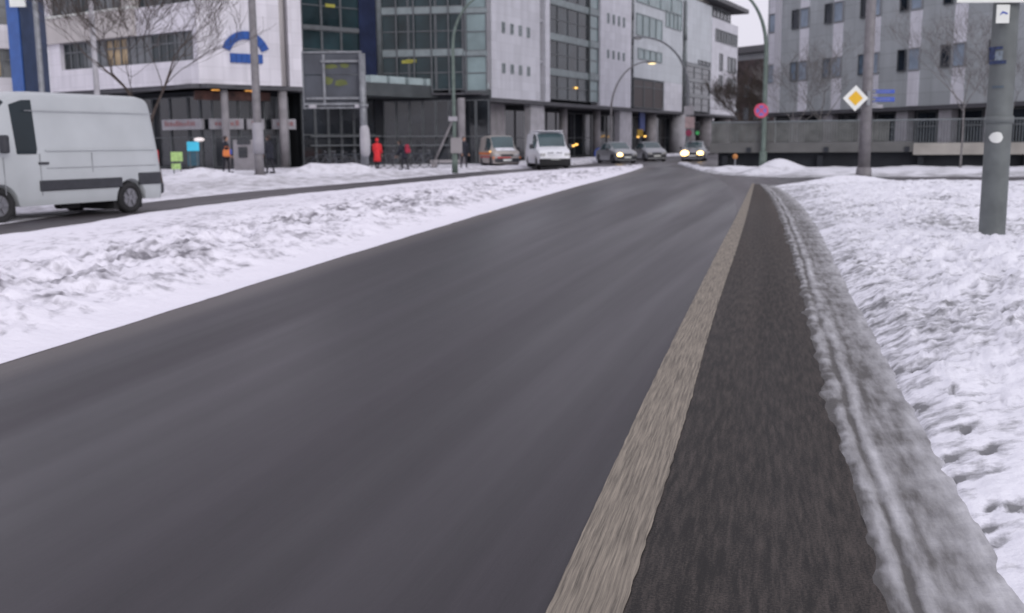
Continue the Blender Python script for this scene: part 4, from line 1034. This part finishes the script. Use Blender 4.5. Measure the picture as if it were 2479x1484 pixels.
# blue keep-right sign on a short post, kerbside
b_ = on(1452, 396, 77); q = D(1452, 372, 77)
kr = thing('keep_right_sign', b_, 'round blue mandatory sign low at the kerb beside the silver car with one headlight', 'road sign')
mb = MB(); mb.tube([b_, V(b_.x, 77, q.z+.3)], .05, 8); mb.build('post', M['galv'], kr, True)
mb = MB(); mb.disc((q.x, 76.93, q.z), (0,-1,0), .44, .02, 24); mb.build('blue_disc', M['signblue'], kr)
mb = MB(); a_ = V(q.x, 76.905, q.z); mb.prism([a_+V(-.22,0,.2), a_+V(-.12,0,.26), a_+V(.12,0,-.05), a_+V(.22,0,.04), a_+V(.24,0,-.26), a_+V(-.06,0,-.2), a_+V(.03,0,-.11)], (0,-.003,0)); mb.build('arrow', mat('arrow_pale', (.22,.28,.6), .5), kr)
# cyan and lime boards on the pavement
def board(name, u0, v0, u1, v1, Y, m_, label, cat, legs=True):
    p0 = D(u0, v1, Y); p1 = D(u1, v0, Y); t = thing(name, V((p0.x+p1.x)/2, Y, .15), label, cat)
    mb = MB(); mb.box(((p0.x+p1.x)/2, Y, (p0.z+p1.z)/2), (p1.x-p0.x, .08, p1.z-p0.z)); mb.build('panel', m_, t, bevel=.03)
    mb = MB()
    for s_ in (.2, .8): x = p0.x+(p1.x-p0.x)*s_; mb.tube([V(x, Y, .05), V(x, Y, p0.z+.05)], .035, 6)
    if legs: mb.build('leg', M['frame'], t)
    return t
t = board('display_board', 453, 343, 481, 366, 55, M['cyan'], 'bright cyan display board in front of the shops, beside the lime poster', 'sign board')
mb = MB(); p0 = D(455, 402, 55); p1 = D(480, 367, 55); mb.box(((p0.x+p1.x)/2, 55.02, (p0.z+p1.z)/2), (p1.x-p0.x, .06, p1.z-p0.z-.03)); mb.build('lower_panel', mat('board_lower', (.035,.10,.14), .6), t)
t = board('pavement_board', 414, 368, 441, 391, 53, M['lime'], 'pale lime green A-board nearest the white van, in front of the shops', 'sign board')
mb = MB(); p0 = D(416, 410, 53); p1 = D(438, 396, 53); mb.box(((p0.x+p1.x)/2, 53, (p0.z+p1.z)/2), (p1.x-p0.x, .06, p1.z-p0.z)); mb.build('lower_panel', M['lime'], t)
# pale kiosk machine by the columns
t = thing('ticket_machine', on(588, 300, 58, .1), 'pale grey machine with dark screen between the lamp post and the columns', 'machine')
mb = MB(); p0 = D(566, 412, 58); p1 = D(612, 338, 58); mb.box(((p0.x+p1.x)/2, 58.3, (p1.z+.1)/2), (p1.x-p0.x, .55, p1.z-.1)); mb.build('body', M['column'], t, bevel=.05)
mb = MB(); p0 = D(578, 382, 58); p1 = D(598, 356, 58); mb.box(((p0.x+p1.x)/2, 58, (p0.z+p1.z)/2), (p1.x-p0.x,.04,p1.z-p0.z)); p0 = D(574, 350, 58); p1 = D(605, 332, 58); mb.box(((p0.x+p1.x)/2, 58, (p0.z+p1.z)/2), (p1.x-p0.x,.04,p1.z-p0.z)); mb.build('screen', M['shopglass'], t)
# low concrete bench
p0 = D(1040, 412, 62); p1 = D(1112, 398, 62)
t = thing('stone_bench', V((p0.x+p1.x)/2, 62, 0), 'low pale stone bench before the glass hall, left of the green lamp post', 'bench')
mb = MB(); mb.box(((p0.x+p1.x)/2, 62, .42), (p1.x-p0.x,.6,.18)); mb.build('seat', M['concrete'], t, bevel=.03)
for s_ in (.15,.85): mb = MB(); mb.box((p0.x+(p1.x-p0.x)*s_, 62, .17), (.3,.5,.34)); mb.build('leg', M['concrete'], t)
# parked car lamp in the undercroft: an orange ball on an added post stands in
q = D(1779, 379, 54); t = thing('orange_lamp', on(1779, 300, 54, .1), 'dim orange ball on an added post, for a car lamp in the dark undercroft', 'beacon')
mb = MB(); mb.tube([V(q.x,54,.1), V(q.x,54,q.z-.1)], .04, 8); mb.build('post', M['galv'], t)
mb = MB(); mb.ball(V(q.x,54,q.z), .14); mb.build('lens', mat('lamp_orange', (.40,.16,.04), .4, emit=.25), t, True)
# yellow works sign in the arcade
q = D(1549, 322, 92); t = thing('yellow_sign', on(1549, 300, 92), 'small yellow sign on a post in front of the arcade, above the far silver car', 'sign')
mb = MB(); mb.tube([V(q.x,92,0), V(q.x,92,q.z+.3)], .05, 8); mb.build('post', M['galv'], t)
mb = MB(); mb.box((q.x,91.9,q.z), (.5,.04,.6)); mb.build('plate', mat('works_yellow', (.50,.30,.03), .5), t)
# ------------------------------------------------------------------ vehicles
def vehicle(name, label, cat, loc, rz, K, paint, ws, rw, sides, wheels, wr, z0=.22, arch=None, glassm='darkglass', zc=None, group=None, step=.07, rake=0.0):
    """K: rows (x, belt height, roof height, half width, roof half width), nose at +x; glass cut out of the same surface"""
    t = thing(name, loc, label, cat, rz, group)
    xs = [k[0] for k in K]; n = int((xs[-1]-xs[0])/step); zc = zc or wr; arch = arch or wr+.06
    def ip(x, c):
        for a, b in zip(K, K[1:]):
            if x <= b[0]+1e-9: q = (x-a[0])/(b[0]-a[0]); return a[c]+(b[c]-a[c])*q
        return K[-1][c]
    half = []
    X = [xs[0]+(xs[-1]-xs[0])*i/n for i in range(n+1)]
    for x in X:
        zb, zr, wb, wt = (ip(x, c) for c in (1,2,3,4)); zr = max(zr, zb+.03)
        az = 0
        for wx in wheels:
            d = abs(x-wx)
            if d < arch: az = max(az, zc+math.sqrt(arch*arch-d*d))
        k = zr-zb
        rows = [(0, max(z0, az-.15)), (wb*.70, max(z0, az-.1)), (wb*.97, max(z0, az)), (wb*1.0, max(z0+.16, az+.02)), (wb*1.005, max(z0+(zb-z0)*.55, az+.04)), (wb*.985, max(zb-.02, az+.06)), (wb*.975, zb+.02 if k > .1 else zb),
                (wt+(wb-wt)*.12, zb+k*.86), (wt*.985, zb+k*.94), (wt*.90, zb+k*.985), (wt*.5, zr+.01*min(1, k*3)), (0, zr+.015*min(1, k*3))]
        half.append(rows)
    m = len(half[0]); body = MB(); gl = MB()
    ridx = list(range(m))
    for side in (1, -1):
        vv = [[V(X[i]+rake*max(0, z-1.0)*min(1, max(0, (xs[0]+1.0-X[i])/1.0)), side*y, z) for (y, z) in half[i]] for i in range(n+1)]
        for i in range(n):
            xm = (X[i]+X[i+1])/2
            for j in range(m-1):
                q = [vv[i][j], vv[i+1][j], vv[i+1][j+1], vv[i][j+1]]
                isg = False
                if j == 6 and any(a < xm < b for a, b in sides): isg = True
                if j >= 8 and (ws[0] < xm < ws[1] or (rw and rw[0] < xm < rw[1])): isg = True
                (gl if isg else body).poly(q)
        for i_ in (0, n):
            row = vv[i_]
            for j in range(m-1):
                body.poly([row[j], row[j+1], V(row[j+1].x, 0, row[j+1].z), V(row[j].x, 0, row[j].z)] if j else [row[0], row[1], V(row[1].x, 0, row[1].z)])
    # floor pan and wheel wells
    bo = body.build('body', M[paint], t, True, True); 
    m_ = bo.modifiers.new('weld', 'WELD'); m_.merge_threshold = .002
    es = bo.modifiers.new('edges', 'EDGE_SPLIT'); es.split_angle = R_(32)
    if gl.f: gl.build('window_glass', M[glassm], t, True, True)
    fl = MB(); hw = ip(0, 3); fl.box(((xs[0]+xs[-1])/2, 0, z0+.10), (xs[-1]-xs[0]-.3, hw*1.55, .2)); 
    for wx in wheels: fl.box((wx, 0, zc+.06), (arch*2.02, hw*1.72, arch*1.5))
    fl.build('underbody', M['under'], t, False, True)
    for wx in wheels:
        for s_ in (1, -1):
            yb = ip(wx, 3)*.985*s_; wm = MB(); w_ = .22
            ring = [(wr*.62,-.5*w_),(wr*.93,-.5*w_),(wr,-.38*w_),(wr,.38*w_),(wr*.93,.5*w_),(wr*.62,.5*w_)]
            N_ = 26
            b = len(wm.v)
            for k in range(N_):
                a = 2*math.pi*k/N_
                for rr_, oo in ring: wm.v.append(V(wx+rr_*math.cos(a), yb-s_*w_*.55+oo, zc+rr_*math.sin(a)))
            L_ = len(ring)
            for k in range(N_):
                for q in range(L_): k2 = (k+1) % N_; q2 = (q+1) % L_; wm.f.append([k*L_+q, k*L_+q2, k2*L_+q2, k2*L_+q])
            wo = wm.build('wheel', M['tyre'], t, True, True)
            rm = MB(); rm.disc((wx, yb-s_*.05, zc), (0, s_, 0), wr*.63, -.05, 26); rm.disc((wx, yb-s_*.05, zc), (0, s_, 0), wr*.17, .02, 12)
            for k in range(6):
                a = k*math.pi/3; rm.box((wx+math.cos(a)*wr*.36, yb-s_*.035, zc+math.sin(a)*wr*.36), (wr*.34,.03,wr*.12), Matrix.Rotation(-a, 3, 'Y'))
            rm.build('rim', M['rim'], wo, False, True)
    return t
def vb(t, name, m_, c, d, bevel=0, both=False, M3=None):
    if both:
        for s_ in (1, -1): vb(t, name, m_, (c[0], c[1]*s_, c[2]), d, bevel, False, M3)
        return
    mb = MB(); mb.box(c, d, M3); return mb.build(name, M[m_] if isinstance(m_, str) else m_, t, False, True, bevel)
# --- white high-roof delivery van passing on the left
pr = G(322, 515); pf = G(8, 541)
hd_ = (pf-pr); wbase = hd_.length; hd_.normalize(); 
sc_ = wbase/3.2
rz = math.atan2(hd_.y, hd_.x)
# wheels seen are those on the camera side; the van's centre line is half a width further away
side_n = V(-hd_.y, hd_.x, 0); 
if side_n.dot(pr) < 0: side_n = -side_n
hwv = .98
cen = (pr+pf)/2+side_n*hwv
HV = 2.62
print('van wheelbase', wbase, 'rz', math.degrees(rz), 'dist', pr.y, pf.y)
K = [(-2.66,1.40,2.42,.88,.76),(-2.62,1.40,2.50,.93,.80),(-2.52,1.40,2.57,.968,.83),(-2.2,1.40,HV,.985,.86),(.55,1.40,HV,.985,.86),(.95,1.39,HV-.02,.985,.84),(1.25,1.38,HV-.14,.985,.80),(1.60,1.36,2.12,.98,.76),(2.02,1.30,1.52,.965,.74),(2.2,1.24,1.32,.95,.76),(2.50,1.08,1.12,.90,.72),(2.66,.86,.90,.82,.64),(2.70,.66,.70,.76,.60)]
wb2 = wbase/2
van = vehicle('delivery_van', 'white high-roof panel van with a black side strip, passing on the opposite carriageway', 'van', cen, rz, K, 'white', (1.28,2.02), None, [(.74,1.24)], (-wb2, wb2), .345, z0=.30, rake=.10)
cs = 1 if (Matrix.Rotation(rz, 3, 'Z') @ V(0,1,0)).dot(-pr) > 0 else -1   # camera side
for s_ in (1, -1):
    vb(van, 'rub_strip', 'plastic', (-.32, s_*1.0, .70), (2.15,.05,.22), .02)
    vb(van, 'rub_strip', 'plastic', (-2.22, s_*.985, .76), (.66,.06,.27), .02)
    vb(van, 'door_handle', 'plastic', (.62, s_*.99, 1.16), (.24,.05,.05), .01)
    vb(van, 'mirror', 'plastic', (1.62, s_*1.14, 1.55), (.14,.18,.36), .04)
    vb(van, 'roof_seam', mat('panel_gap', (.30,.31,.33), .6) if 'panel_gap' not in bpy.data.materials else bpy.data.materials['panel_gap'], (-.75, s_*.935, 2.22), (3.4,.012,.014))
    g_ = bpy.data.materials['panel_gap']
    vb(van, 'panel_crease', g_, (-.95, s_*.992, 1.06), (3.0,.012,.012)); vb(van, 'panel_crease', 'white', (-.95, s_*.990, 1.42), (3.0,.022,.035), .008)
    for x_, a0, a1 in ((.70,.50,1.36),(1.55,.55,1.30),(-.62,.95,1.36)): vb(van, 'door_gap', g_, (x_, s_*.990, (a0+a1)/2), (.012,.014,a1-a0))
    vb(van, 'tail_light', 'red', (-2.655, s_*.82, 1.15), (.03,.09,.50), .02)
    vb(van, 'headlight', 'lamp', (2.42, s_*.74, .92), (.34,.26,.22), .06, M3=Matrix.Rotation(R_(25), 3, 'Y'))
    vb(van, 'side_window', 'darkglass', (.99, s_*.972, 1.39), (.46,.03,.08), .01)
vb(van, 'rear_bumper', 'plastic', (-2.68, 0, .52), (.16,1.8,.26), .05)
vb(van, 'front_bumper', 'plastic', (2.70, 0, .48), (.20,1.66,.34), .07)
vb(van, 'grille', 'plastic', (2.71, 0, .76), (.05,.9,.16), .02)
vb(van, 'exhaust_box', 'under', (-.2, cs*.62, .28), (.55,.22,.2), .05)
vb(van, 'number_plate', 'signwhite', (-2.745, 0, .62), (.01,.52,.11))
# --- generic faces of oncoming traffic
def face(t, x, w_, zh, lit=(0,0), grille='plastic', bumper='plastic', hz=.66, hw_=.30, hh_=.16, plate=True):
    for i, s_ in enumerate((1, -1)):
        mb = MB()
        if lit[i]:
            mb.ball((x+.02, s_*(w_-.24), hz), lit[i], sc=(.4,1.15,.8)); mb.build('headlight', M['lit'], t, True, True)
        else: mb.box((x-.02, s_*(w_-.24), hz), (.12, hw_, hh_)); mb.build('headlight', M['lamp'], t, False, True, .04)
    vb(t, 'grille', grille, (x+.01, 0, hz), (.05, w_*.9, .13), .02)
    vb(t, 'bumper', bumper, (x+.01, 0, .40), (.12, w_*1.8, .26), .06)
    if plate: vb(t, 'number_plate', 'signwhite', (x+.08, 0, .42), (.01,.52,.11))
def near_edges(u0, u1, v, Y=None): p = G((u0+u1)/2, v); return p
def facing(p, extra=0): return math.atan2(-p.y, -p.x)+extra
# small white/gold-striped courier van
p = G(1207, 405, .05); rz = facing(p, R_(14))
Ks = [(-1.95,.95,1.70,.78,.60),(-1.85,.97,1.80,.84,.68),(-.8,.98,1.86,.86,.72),(.45,.98,1.85,.86,.70),(.62,.98,1.80,.86,.69),(1.22,.97,1.10,.86,.66),(1.75,.86,.93,.83,.60),(1.98,.70,.74,.76,.52),(2.02,.56,.6,.72,.5)]
cv = vehicle('small_delivery_van', 'small grubby parked van with white hood and red stripes, left of two', 'van', p+V(0,1.9,0), rz, Ks, 'parked', (.62,1.24), None, [(-.2,.95)], (-1.15,1.25), .31, z0=.22, glassm='tealglass')
face(cv, 2.0, .84, .62, hz=.70, bumper='plastic')
for s_ in (1, -1):
    vb(cv, 'stripe', 'orange', (-.2, s_*.865, .80), (2.9,.02,.14)); vb(cv, 'stripe', 'red', (-.1, s_*.868, .60), (2.5,.02,.08))
    vb(cv, 'mirror', 'plastic', (.85, s_*1.0, 1.08), (.12,.20,.18), .04)
    vb(cv, 'corner_reflector', 'orange', (1.86, s_*.80, .56), (.2,.12,.12), .02)
vb(cv, 'snow_on_hood', mat('hood_snow', (.80,.81,.86), .8), (1.50, 0, 1.045), (.52,1.15,.05), .02, M3=Matrix.Rotation(R_(17), 3, 'Y'))
vb(cv, 'side_lamp', 'amber', (1.30, -.885 if cs else 0, .92), (.28,.03,.05))
vb(cv, 'stripe', 'red', (2.075, -.2, .57), (.02,.8,.06))
# larger white parked van
p = G(1328, 410, .02); rz = facing(p, R_(10))
Kt = [(-2.5,1.05,1.92,.84,.66),(-2.4,1.08,2.0,.90,.76),(-1.2,1.10,2.05,.93,.80),(.7,1.10,2.05,.93,.79),(.95,1.10,1.98,.93,.77),(1.65,1.10,1.24,.93,.74),(2.2,1.0,1.06,.90,.70),(2.48,.84,.88,.84,.62),(2.52,.64,.68,.8,.6)]
tv = vehicle('parked_van', 'larger white parked van with dark lower bumper, the right one of the two parked vans', 'van', p+V(0,2.4,0), rz, Kt, 'whitecar', (.95,1.68), None, [(.1,1.25)], (-1.6,1.6), .33, z0=.30, glassm='tealglass')
face(tv, 2.5, .92, .7, hz=.80, grille='whitecar', plate=False); vb(tv, 'number_plate', 'signwhite', (2.60, 0, .50), (.01,.52,.11))
vb(tv, 'vent_slot', 'plastic', (2.54, .24, .90), (.05,.32,.035)); vb(tv, 'vent_slot', 'plastic', (2.54, -.24, .90), (.05,.32,.035))
vb(tv, 'lower_bumper', 'under', (2.50, 0, .38), (.22,1.74,.40), .06)
for s_ in (1, -1): vb(tv, 'mirror', 'plastic', (1.2, s_*1.10, 1.25), (.12,.22,.26), .04)
vb(tv, 'snow_on_roof', mat('roof_snow', (.80,.81,.86), .8), (-.4, 0, 2.09), (3.2,1.4,.05), .02)
# cars in the far road
Kc = [(-2.1,.78,.86,.70,.52),(-2.0,.86,.95,.80,.58),(-1.55,.90,1.05,.85,.60),(-1.0,.92,1.40,.87,.60),(-.3,.92,1.47,.88,.62),(.35,.91,1.42,.88,.60),(1.05,.89,1.0,.87,.62),(1.6,.80,.88,.84,.60),(2.0,.66,.72,.76,.52),(2.1,.52,.56,.70,.48)]
def car(u, v, turn, label, paint, lit, name='car', s=1.0):
    p = G(u, v); t = vehicle(name, label, 'car', p+V(0,2.0,0), facing(p, turn), Kc, paint, (.35,1.08), (-1.6,-1.0), [(-.9,.75)], (-1.3,1.33), .31, z0=.2, glassm='tealglass')
    face(t, 2.08, .80, .6, lit, hz=.60)
    for s_ in (1, -1): vb(t, 'mirror', 'plastic', (.75, s_*.97, .98), (.12,.2,.13), .03)
    return t
c1 = car(1498, 396, R_(22), 'silver oncoming car with a single bright headlight, next to the blue round sign', 'silver', (.001, .19))
bpy.data.objects.remove([o for o in c1.children if o.name.startswith('headlight')][0])
mb = MB(); mb.box((2.06, .56, .60), (.12,.30,.16)); mb.build('headlight', M['lamp'], c1, False, True, .04)
car(1580, 391, R_(16), 'silver car without lights in the middle of the far road', 'silver', (0, 0))
car(1692, 391, R_(-4), 'oncoming car with two glaring headlights where the road bends', 'silver', (.22, .28))
p = G(1540, 384); car(1537, 383, R_(10), 'dark red car half hidden behind the silver car in the far road', 'brickred' if 'brickred' in M else 'red', (0, 0)) if False else None
# ------------------------------------------------------------------ people
def skin_mesh(name, chains, m_, parent, sub=2):
    """one continuous surface grown over a skeleton: chains of (point, radius), joined where points coincide"""
    vs = []; rs = []; es = []; key = {}
    for ch in chains:
        prev = None
        for p, r in ch:
            k = tuple(round(c, 4) for c in p)
            if k not in key: key[k] = len(vs); vs.append(p); rs.append(r)
            i = key[k]
            if prev is not None and prev != i: es.append((prev, i))
            prev = i
    me = bpy.data.meshes.new(name); me.from_pydata(vs, es, []); o = bpy.data.objects.new(name, me); link(o, parent)
    sk = o.modifiers.new('skin', 'SKIN'); sk.use_smooth_shade = True; sk.branch_smoothing = .6
    if not me.skin_vertices: 
        bm = bmesh.new(); bm.from_mesh(me); bm.verts.layers.skin.verify(); bm.to_mesh(me); bm.free()
    for i, sv in enumerate(me.skin_vertices[0].data):
        sv.radius = (rs[i], rs[i]) if not isinstance(rs[i], tuple) else rs[i]; sv.use_root = (i == 0)
    if sub: s_ = o.modifiers.new('smooth', 'SUBSURF'); s_.levels = sub; s_.render_levels = sub
    me.materials.append(m_); WL[o.name] = V(0,0,0); return o
def person(loc, rz, label, coat, H=1.74, stride=.18, hood=None, arms=((.05,.05),(.05,.05)), coatlen=.46, lean=0.0, hairy=True, group=None):
    t = thing('person', loc, label, 'person', rz, group); k = H/1.74
    def P(x, y, z): return (x*k+lean*max(0, z-.9)*k, y*k, z*k)
    ch = [[(P(0,0,.95),.125*k),(P(0,0,1.10),.12*k),(P(0,0,1.28),.135*k),(P(0,0,1.40),.12*k),(P(.01,0,1.48),.055*k),(P(.02,0,1.54),.055*k),(P(.03,0,1.62),.092*k),(P(.03,0,1.70),.078*k)]]
    for s_, f in ((1, stride), (-1, -stride)):
        ch.append([(P(0,0,.95),.125*k),(P(0,.09*s_,.88),.09*k),(P(f*.55+.02,.10*s_,.50),.058*k),(P(f-.03,.10*s_,.10),.042*k),(P(f,.10*s_,.05),.045*k),(P(f+.15,.11*s_,.035),.032*k)])
    hands = []
    for (s_, (ex, hx)) in ((1, arms[0]), (-1, arms[1])):
        sh = P(0,.17*s_,1.39); el = P(ex-.05,.23*s_,1.12); wr_ = P(hx+.10,.22*s_,.90); pa = P(hx+.13,.215*s_,.85)
        ch.append([(P(0,0,1.40),.12*k),(sh,.06*k),(el,.042*k),(wr_,.030*k),(pa,.030*k)]); hands.append((pa, s_))
    body = skin_mesh('body', ch, M['trousers'], t)
    # hands: palm with four fingers and a thumb
    for pa, s_ in hands:
        hc = [[(pa,.026*k),((pa[0]+.01*k,pa[1],pa[2]-.05*k),.026*k)]]
        q = hc[0][1][0]
        for i in range(4): y_ = (i-1.5)*.02*k; L = (.055,.07,.068,.052)[i]*k; hc.append([(q,.026*k),((q[0]+.012*k, q[1]+y_, q[2]-.03*k),.009*k),((q[0]+.028*k, q[1]+y_, q[2]-.02*k-L),.008*k)])
        hc.append([(pa,.026*k),((pa[0]+.03*k, pa[1]-.03*s_*k, pa[2]-.02*k),.010*k),((pa[0]+.045*k, pa[1]-.035*s_*k, pa[2]-.055*k),.009*k)])
        skin_mesh('hand', hc, M['skin'], t, 1)
    # head surface with face
    hm = MB(); c = Vector(P(.035,0,1.635)); hm.ball(c, .112*k, 20, 14, (.92,.76,1.08)); hm.ball(c+V(.105,0,-.012)*k, .018*k, 8, 6, (1,.7,1.3))
    for s_ in (1,-1): hm.ball(c+V(-.005,.086*s_,0)*k, .022*k, 8, 6, (.7,.4,1.3))
    hm.build('head', M['skin'], t, True, True)
    fm = MB()
    for s_ in (1,-1): fm.ball(c+V(.094,.034*s_,.012)*k, .011*k, 8, 6)
    fm.box(c+V(.099,0,-.052)*k, (.006*k,.045*k,.009*k)); fm.build('eyes_and_mouth', M['hair'], t, True, True)
    hr = MB(); hr.ball(c+V(-.022,0,.022)*k, .122*k, 18, 12, (.90,.82,1.04)); hr.build('hood' if hood else 'hair', M[hood] if hood else M['hair'], t, True, True)
    # coat: lofted torso and two sleeves in one mesh
    cm = MB(); n = 20; prof = [(.95-coatlen*.55,.175,.215),(.95-coatlen*.3,.165,.20),(.95,.15,.185),(1.12,.145,.19),(1.28,.155,.215),(1.38,.14,.215),(1.45,.10,.12),(1.50,.075,.08)]
    b = len(cm.v)
    for z_, rx, ry in prof:
        for i in range(n):
            a = 2*math.pi*i/n; w_ = 1+.03*math.sin(a*5+z_*9); cm.v.append(V(*P(rx*math.cos(a)*w_, ry*math.sin(a)*w_, z_)))
    for r_i in range(len(prof)-1):
        for i in range(n): j = (i+1) % n; cm.f.append([b+r_i*n+i, b+r_i*n+j, b+(r_i+1)*n+j, b+(r_i+1)*n+i])
    cm.f.append([b+i for i in range(n)][::-1])
    for (s_, (ex, hx)) in ((1, arms[0]), (-1, arms[1])):
        cm.tube([P(0,.13*s_,1.41),P(-.01,.20*s_,1.37),P(ex-.05,.235*s_,1.12),P(hx+.09,.222*s_,.92)], [.07*k,.078*k,.062*k,.05*k], 12)
    cm.build('coat', M[coat], t, True, True)
    sh_ = MB()
    for s_, f in ((1, stride), (-1, -stride)): sh_.box(P(f+.06,.105*s_,.045), (.28*k,.10*k,.09*k))
    sh_.build('shoes', M['plastic'], t, False, True, .02)
    return t
def pz(u, v, z=.12): return G(u, v, z)
p1 = pz(549, 420); person(p1, R_(-10), 'pedestrian in dark clothes holding an orange bag, left of the tall lamp post', 'coatdark', 1.78, .10, arms=((.05,.10),(.12,.20)))
t = thing('shopping_bag', p1+V(.12,-.26,.55), 'orange bag with a blue edge carried by the dark pedestrian', 'bag')
mb = MB(); mb.box(p1+V(.12,-.30,.98), (.36,.18,.34)); mb.build('bag_body', M['orange'], t, bevel=.07)
mb = MB(); mb.box(p1+V(.33,-.30,1.05), (.10,.14,.24)); mb.build('side_pocket', M['signblue'], t, bevel=.03)
mb = MB(); mb.tube([p1+V(.0,-.30,1.14), p1+V(.05,-.28,1.30), p1+V(.20,-.28,1.30), p1+V(.26,-.30,1.14)], .015, 6); mb.build('handle', M['orange'], t)
person(pz(654, 420), R_(160), 'pedestrian in dark clothes just right of the tall lamp post', 'coatdark', 1.80, .12)
person(pz(914, 409, .1), R_(75), 'pedestrian in a bright red hooded coat beside the sign gantry', 'coatred', 1.68, .10, hood='coatred', coatlen=.95)
p4 = pz(980, 412, .1)
cy = person(p4, R_(170), 'stooping dark-clothed person with a red backpack among the parked bicycles', 'coatdark', 1.55, .16, lean=.35, arms=((.25,.35),(.25,.35)))
t = thing('backpack', p4+V(.22,.0,1.0), 'dark red backpack on the stooping person', 'backpack')
mb = MB(); mb.box(p4+V(.14,.02,1.12), (.24,.32,.46)); mb.build('pack_body', mat('backpack_red', (.35,.02,.05), .7), t, bevel=.08)
mb = MB(); mb.box(p4+V(.275,.02,1.02), (.08,.24,.22)); mb.build('pocket', bpy.data.materials['backpack_red'], t, bevel=.03)
person(pz(1123, 409, .1), R_(-60), 'dark-clothed pedestrian behind the green bowed lamp post', 'coatdark', 1.70, .14)
# ------------------------------------------------------------------ bicycles
def bicycle(loc, rz, label):
    t = thing('bicycle', loc, label, 'bicycle', rz, 'bicycles parked in front of the glass hall')
    for x in (-.52, .52):
        mb = MB(); N_ = 24; b = 0
        pts = [V(x+.33*math.cos(2*math.pi*i/N_), 0, .345+.33*math.sin(2*math.pi*i/N_)) for i in range(N_+1)]
        mb.tube(pts, .022, 6, False)
        for i in range(8): a = math.pi*i/8; mb.tube([V(x-.31*math.cos(a), 0, .345-.31*math.sin(a)), V(x+.31*math.cos(a), 0, .345+.31*math.sin(a))], .003, 3, False)
        mb.build('wheel', M['rubber'], t, True, True)
    mb = MB(); bb = V(-.06,0,.30); st = V(-.20,0,.80); hd = V(.34,0,.82); hd2 = V(.37,0,.66); ra = V(-.52,0,.345); fa = V(.52,0,.345)
    for a, b, r in ((bb,st,.02),(st,hd,.018),(bb,hd2,.02),(ra,bb,.014),(ra,st,.012),(hd,fa,.016)): mb.tube([a, b], r, 8)
    mb.build('frame', M['bikeframe'], t, True, True)
    mb = MB(); mb.tube([hd, hd+V(-.02,0,.16)], .014, 6); mb.tube([hd+V(-.10,-.28,.18), hd+V(.0,-.15,.17), hd+V(.0,.15,.17), hd+V(-.10,.28,.18)], .013, 6); mb.build('handlebar', M['galv'], t, True, True)
    mb = MB(); mb.ball(st+V(-.02,0,.12), .13, 10, 6, (1,.55,.3)); mb.tube([st, st+V(-.01,0,.12)], .013, 6); mb.build('saddle', M['rubber'], t, True, True)
    mb = MB(); mb.tube([bb+V(0,.1,0), bb+V(0,-.1,0)], .012, 6); mb.tube([bb+V(0,.1,0), bb+V(.1,.1,-.12)], .01, 6); mb.tube([bb+V(0,-.1,0), bb+V(-.1,-.1,.12)], .01, 6); mb.build('pedals', M['galv'], t, True, True)
    return t
def copy_tree(o, parent=None):
    c = o.copy(); C.objects.link(c); c.parent = parent
    for ch in list(o.children): copy_tree(ch, c)
    return c
spots = [(772,412,8),(797,411,-14),(818,413,20),(843,411,-6),(866,412,12),(938,411,4),(958,413,-18),(1003,411,14),(1026,410,-8)]
blabs = ['leftmost bicycle, standing at the left end of the row before the glass hall', 'second bicycle from the left, behind the left snow heap', 'third bicycle from the left, between the two snow heaps',
 'bicycle behind the right snow heap, left of the sign gantry', 'bicycle standing right against the post of the sign gantry', 'bicycle just right of the person in the red coat', 'bicycle immediately left of the stooping person',
 'bicycle immediately right of the stooping person', 'rightmost bicycle, next to the stone bench']
b0 = None
for (u, v, a), lab in zip(spots, blabs):
    p = G(u, v-2, .12); p = V(p.x*59.5/p.y, 59.5+(a % 5)*.15, .10)
    if b0 is None: b0 = bicycle(p, R_(a), lab)
    else: c = copy_tree(b0); c.location = p; c.rotation_euler = (0, 0, R_(a)); c['label'] = lab
